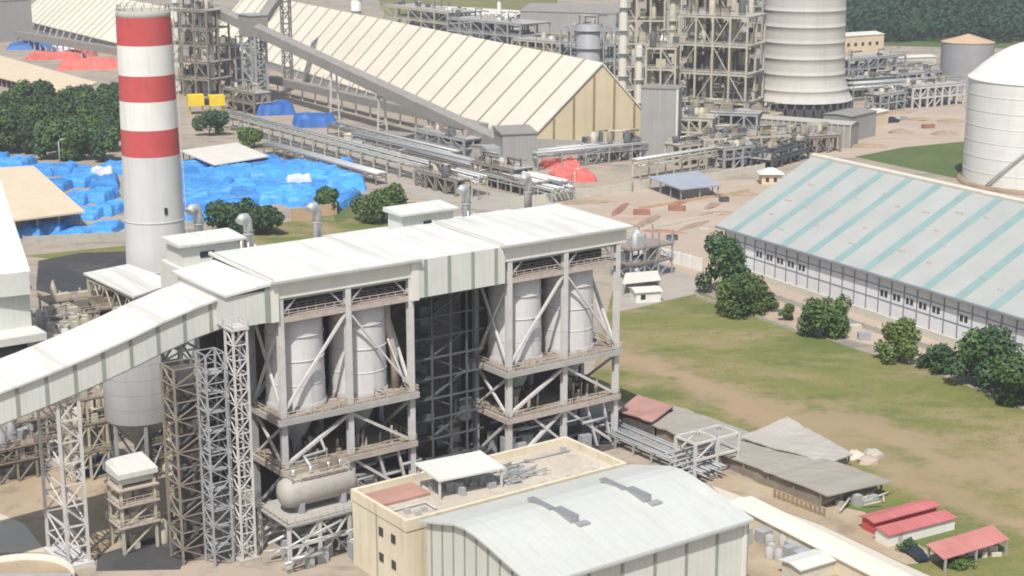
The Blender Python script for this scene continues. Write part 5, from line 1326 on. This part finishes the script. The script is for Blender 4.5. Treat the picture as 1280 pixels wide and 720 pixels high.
vessel('grey process column between the main tan frame and the slim grey one',926,152,-30,1.3,'galv')
vessel('pale blue slender column standing alone above the cream shed ridge',624,70,-30,1.1,'white_paint')
vessel('stubby white column poking above the left end of the cream shed ridge',446,42,-12,3.4,'white_paint')
vessel('stout grey vessel between the distant grey frame and the tan gable',735,96,30,6.2,'silo_dark')
vessel('grey vessel right of the chimney top',224,112,-10,1.5,'roof_pale')
t,f=gable_shed('industrial_hall','long low grey hall behind the cream shed ridge, under the stout grey vessel','hall',(650,74),(770,84),30,9,3,'grey_wall','gallery_grey')
t,f=gable_shed('industrial_hall','long low pale-roofed hall far behind the middle of the shed ridge','hall',(520,28),(640,36),34,8,3,'grey_wall','pale_roof')
t,f=gable_shed('industrial_hall','grey hall at the top left corner beyond the dark blue tarpaulin','hall',(-60,58),(42,50),34,26,4,'grey_wall','gallery_grey')
t,f=gable_shed('industrial_hall','far grey hall above the first process frames near the tan gable','hall',(650,40),(770,44),40,14,4,'grey_wall','gallery_grey')
# second cream ridged shed, upper left
F2=frame_px((60,46),(152,70)); t=at_frame('bulk_shed','distant cream shed with ribbed roof behind the chimney top at the upper left','storage shed',F2)
L=F2.L+40
MB().ext([(0,0),(46,0),(46,8.4),(23,27.4),(0,8.4)],-60,L).build('wall','grey_wall',t)
rf=MB().ext([(-2,7.2),(23,28),(48,7.2),(48,7.7),(23,28.6),(-2,7.7)],-61,L+1).build('roof','shed_cream',t)
for k in range(16):
    x=-56+k*11
    MB().add([(x,-2,7.75),(x+1,-2,7.75),(x+1,23,28.65),(x,23,28.65),(x,-2,7.9),(x+1,-2,7.9),(x+1,23,28.8),(x,23,28.8)],[(0,3,2,1),(4,5,6,7),(0,1,5,4),(1,2,6,5),(2,3,7,6),(3,0,4,7)]).build('seam','shed_seam',rf)
for k in range(12): MB().bar((-50+k*13,-5,0),(-50+k*13,-1,8),.6).build('buttress','steel_white',t)
f=frame_px((44,64),(152,84)); t=at_frame('belt_conveyor','grey covered belt on white posts in front of the distant cream shed','conveyor',f)
MB().box(-30,f.L+20,0,4,6,10).build('enclosure','gallery_grey',t); mb=MB()
for k in range(14): mb.bar((-28+k*8,1.5,0),(-28+k*8,1.5,6),.6)
mb.build('trestles','steel_white',t)
# buildings right of the cooling tower
t,f=gable_shed('office_block','cream two-storey office block against the forest','building',(1046,70),(1104,66),16,11,1.2,'beige_roof','pale_roof')
for k in range(6): MB().box(2+k*f.L/6.5,4+k*f.L/6.5,-.1,-.003,5,7).build('window','glass_dark',t)
t,f=gable_shed('low_building','long beige ribbed basin building in front of the cooling tower','building',(892,172),(1062,186),10,9,.6,'grey_wall','concrete')
mb=MB()
for k in range(24): mb.box(k*f.L/23-.25,k*f.L/23+.25,-.4,-.003,0,9)
mb.build('pilasters','steel_tan',t)
t,f=gable_shed('low_building','grey ribbed box building at the right end of the basin building','building',(1062,178),(1094,170),12,10,.5,'grey_wall','gallery_grey')
t,f=gable_shed('low_building','small cream block right of the grey ribbed box, on pink dirt','building',(1092,160),(1110,156),8,6,.4,'beige_roof','pale_roof')
t,f=gable_shed('low_building','grey flat-roofed block behind the low black and white frame','building',(1085,96),(1170,92),16,5,.5,'concrete','gallery_grey')
t,f=gable_shed('low_building','low pale roof with white dots of vents near the forest edge','building',(1120,82),(1170,80),12,4,.6,'concrete_lt','pale_roof')
pipe_rack('pipe rack running from the cooling tower to the smaller grey tank',(1066,128),(1200,118),8,6,10,'steel_grey',6,6)
c=make_car('parked_truck','dark pickup parked on the pink dirt right of the small cream block','truck','car_dark',5.2,True); c.location=G(1113,153,.03); c.rotation_euler.z=.4; c.scale=(1.6,1.6,1.6)
q=G(1118,128); t=thing('dome_tank','small white dome-topped tank near the cooling tower foot','tank',q); MB().lathe([(4,0),(4,4),(3.4,6),(2,7.4),(.05,8)],28).build('shell','white_paint',t); MB().lathe([(4.4,0),(4.4,.8),(4,.8)],28).build('base','concrete',t)
# scattered yard clutter: bins, pallets and skips, each its own thing
kinds=[('skip','rust_red'),('crate','steel_grey'),('crate','concrete_lt'),('crate','timber')]
sp=[(802,268,'skip','rusty red skip on the pink yard below the pavilion'),(846,263,'skip','rusty red skip lying further right on the pink yard'),(905,252,'crate','dark crate right of the pavilion'),(760,300,'crate','pale crate beside the boiler house roof end'),(840,300,'crate','dark crate near the white boundary wall'),(1068,414,'crate','pale crate by the warehouse wall between the round bushes'),(1080,424,'crate','grey crate by the warehouse apron, nearest the grass'),(1130,150,'crate','grey crate on the dirt lot right of the cooling tower'),(1160,160,'skip','rusty skip on the dirt lot before the white domed tank'),(880,292,'crate','pale crate close to the warehouse corner')]
for i,(px,py,nm,lb) in enumerate(sp):
    m='rust_red' if nm=='skip' else ('steel_dark' if 'dark' in lb else 'concrete_lt' if 'pale' in lb else 'steel_grey')
    q=G(px,py); t=thing(nm,lb,nm,q,rng.uniform(-.6,.6)); w_,d_,h_=(5,2.2,1.5) if nm=='skip' else (2.6,1.8,1.5)
    mb=MB(); mb.prism([(-w_/2,-d_/2),(w_/2,-d_/2),(w_/2,d_/2),(-w_/2,d_/2)],.1,h_); mb.build('body',m,t)
    mb=MB(); 
    for k in range(5): x=-w_/2+k*w_/4; mb.box(x-.08,x+.08,-d_/2-.1,d_/2+.1,0,h_+.06)
    mb.build('ribs',m,t)
# low spoil heaps and pallets on the bare yards
def heap(name,label,cat,px,py,w_,d_,h_,m,group,rot,seed):
    rg=random.Random(seed); vs=[]; n=14
    for j,(r,z) in enumerate(((1,0),(.85,.35),(.55,.8),(.2,1.))):
        for k in range(n):
            a=2*math.pi*k/n; q=1+rg.uniform(-.16,.16); vs.append((w_/2*r*q*math.cos(a),d_/2*r*q*math.sin(a),z*h_*rg.uniform(.8,1.15)))
    mb=MB(); mb.add(vs,[(j*n+k,j*n+(k+1)%n,(j+1)*n+(k+1)%n,(j+1)*n+k) for j in range(3) for k in range(n)]+[tuple(range(3*n,4*n))])
    return tag(mb.build(name,m,None,G(px,py),rot),label,cat,group)
for i,(px,py,w_,d_,h_,m) in enumerate(((770,282,16,4,.9,'dirt_heap'),(812,276,20,3.5,.8,'dirt_heap'),(830,290,14,3,.7,'rust_red'),(868,282,18,3,.7,'dirt_heap'),(900,268,14,4,1,'dirt_heap'),(890,258,12,3,1.,'dirt_heap'),(930,244,16,4,1.1,'dirt_heap'),(775,262,22,3,.7,'rust_red'),(735,254,20,3,.8,'dirt_heap'),(850,254,12,3,.8,'rust_red'))):
    r_=m=='rust_red'
    heap('spoil_heap','low red-brown earth heap on the pink yard between boiler house and warehouse' if r_ else 'low brown earth heap on the pink yard between boiler house and warehouse','heap',px,py,w_,d_,h_,'dirt_heap' if not r_ else 'rust_red','red-brown earth heaps on the pink yard' if r_ else 'brown earth heaps on the pink yard',PL.rot+rng.uniform(-.3,.3)+1.2*(i%2)-.6,500+i)
for i,(px,py) in enumerate(((1125,166),(1150,150),(1180,168),(1188,152),(1085,184),(1120,142))):
    heap('spoil_heap','low brown earth heap on the dirt lot before the white domed tank','heap',px,py,rng.uniform(10,24),rng.uniform(4,7),rng.uniform(.8,1.6),'dirt_heap','brown earth heaps on the dirt lot',rng.uniform(-.4,.2),600+i)
wall_px('kerb_wall','low pale kerb crossing the pink yard toward the warehouse corner',[(770,296),(905,268)],.8,'concrete_lt')
wall_px('kerb_wall','low rusty kerb along the pink yard below the pavilion',[(800,262),(935,240)],.9,'rust_roof')
wall_px('kerb_wall','low pale kerb along the grass edge by the service road',[(872,372),(1000,416)],.7,'concrete')
wall_px('boundary_wall','pale low wall along the concrete apron of the warehouse behind the bushes',[(962,372),(1180,444)],1.3,'concrete')
# lamp posts along the plant roads
proto=None
for i,(px,py,lb) in enumerate(((424,190,'thin street lamp at the right dark blue tarpaulin'),(498,222,'thin street lamp by the plant road near the flat-topped tree'),(598,250,'thin street lamp behind the roof pipes of the boiler house'),(718,248,'thin street lamp near the bright red tarpaulin heap'),(790,240,'thin street lamp left of the blue-grey pavilion'),(870,200,'thin street lamp behind the blue-grey pavilion'),(75,208,'thin street lamp before the grove left of the chimney'))):
    if proto is None:
        proto=thing('street_lamp',lb,'street lamp',G(px,py),0,'street lamps on the plant roads'); MB().path([(0,0,0),(0,0,9),(.6,0,9.7),(1.8,0,9.9)],.16,8).build('pole','steel_white',proto); MB().box(1.6,2.5,-.2,.2,9.8,9.98).build('lamp_head','galv',proto)
    else:
        c=copy_tree(proto); c.location=G(px,py); c['label']=lb
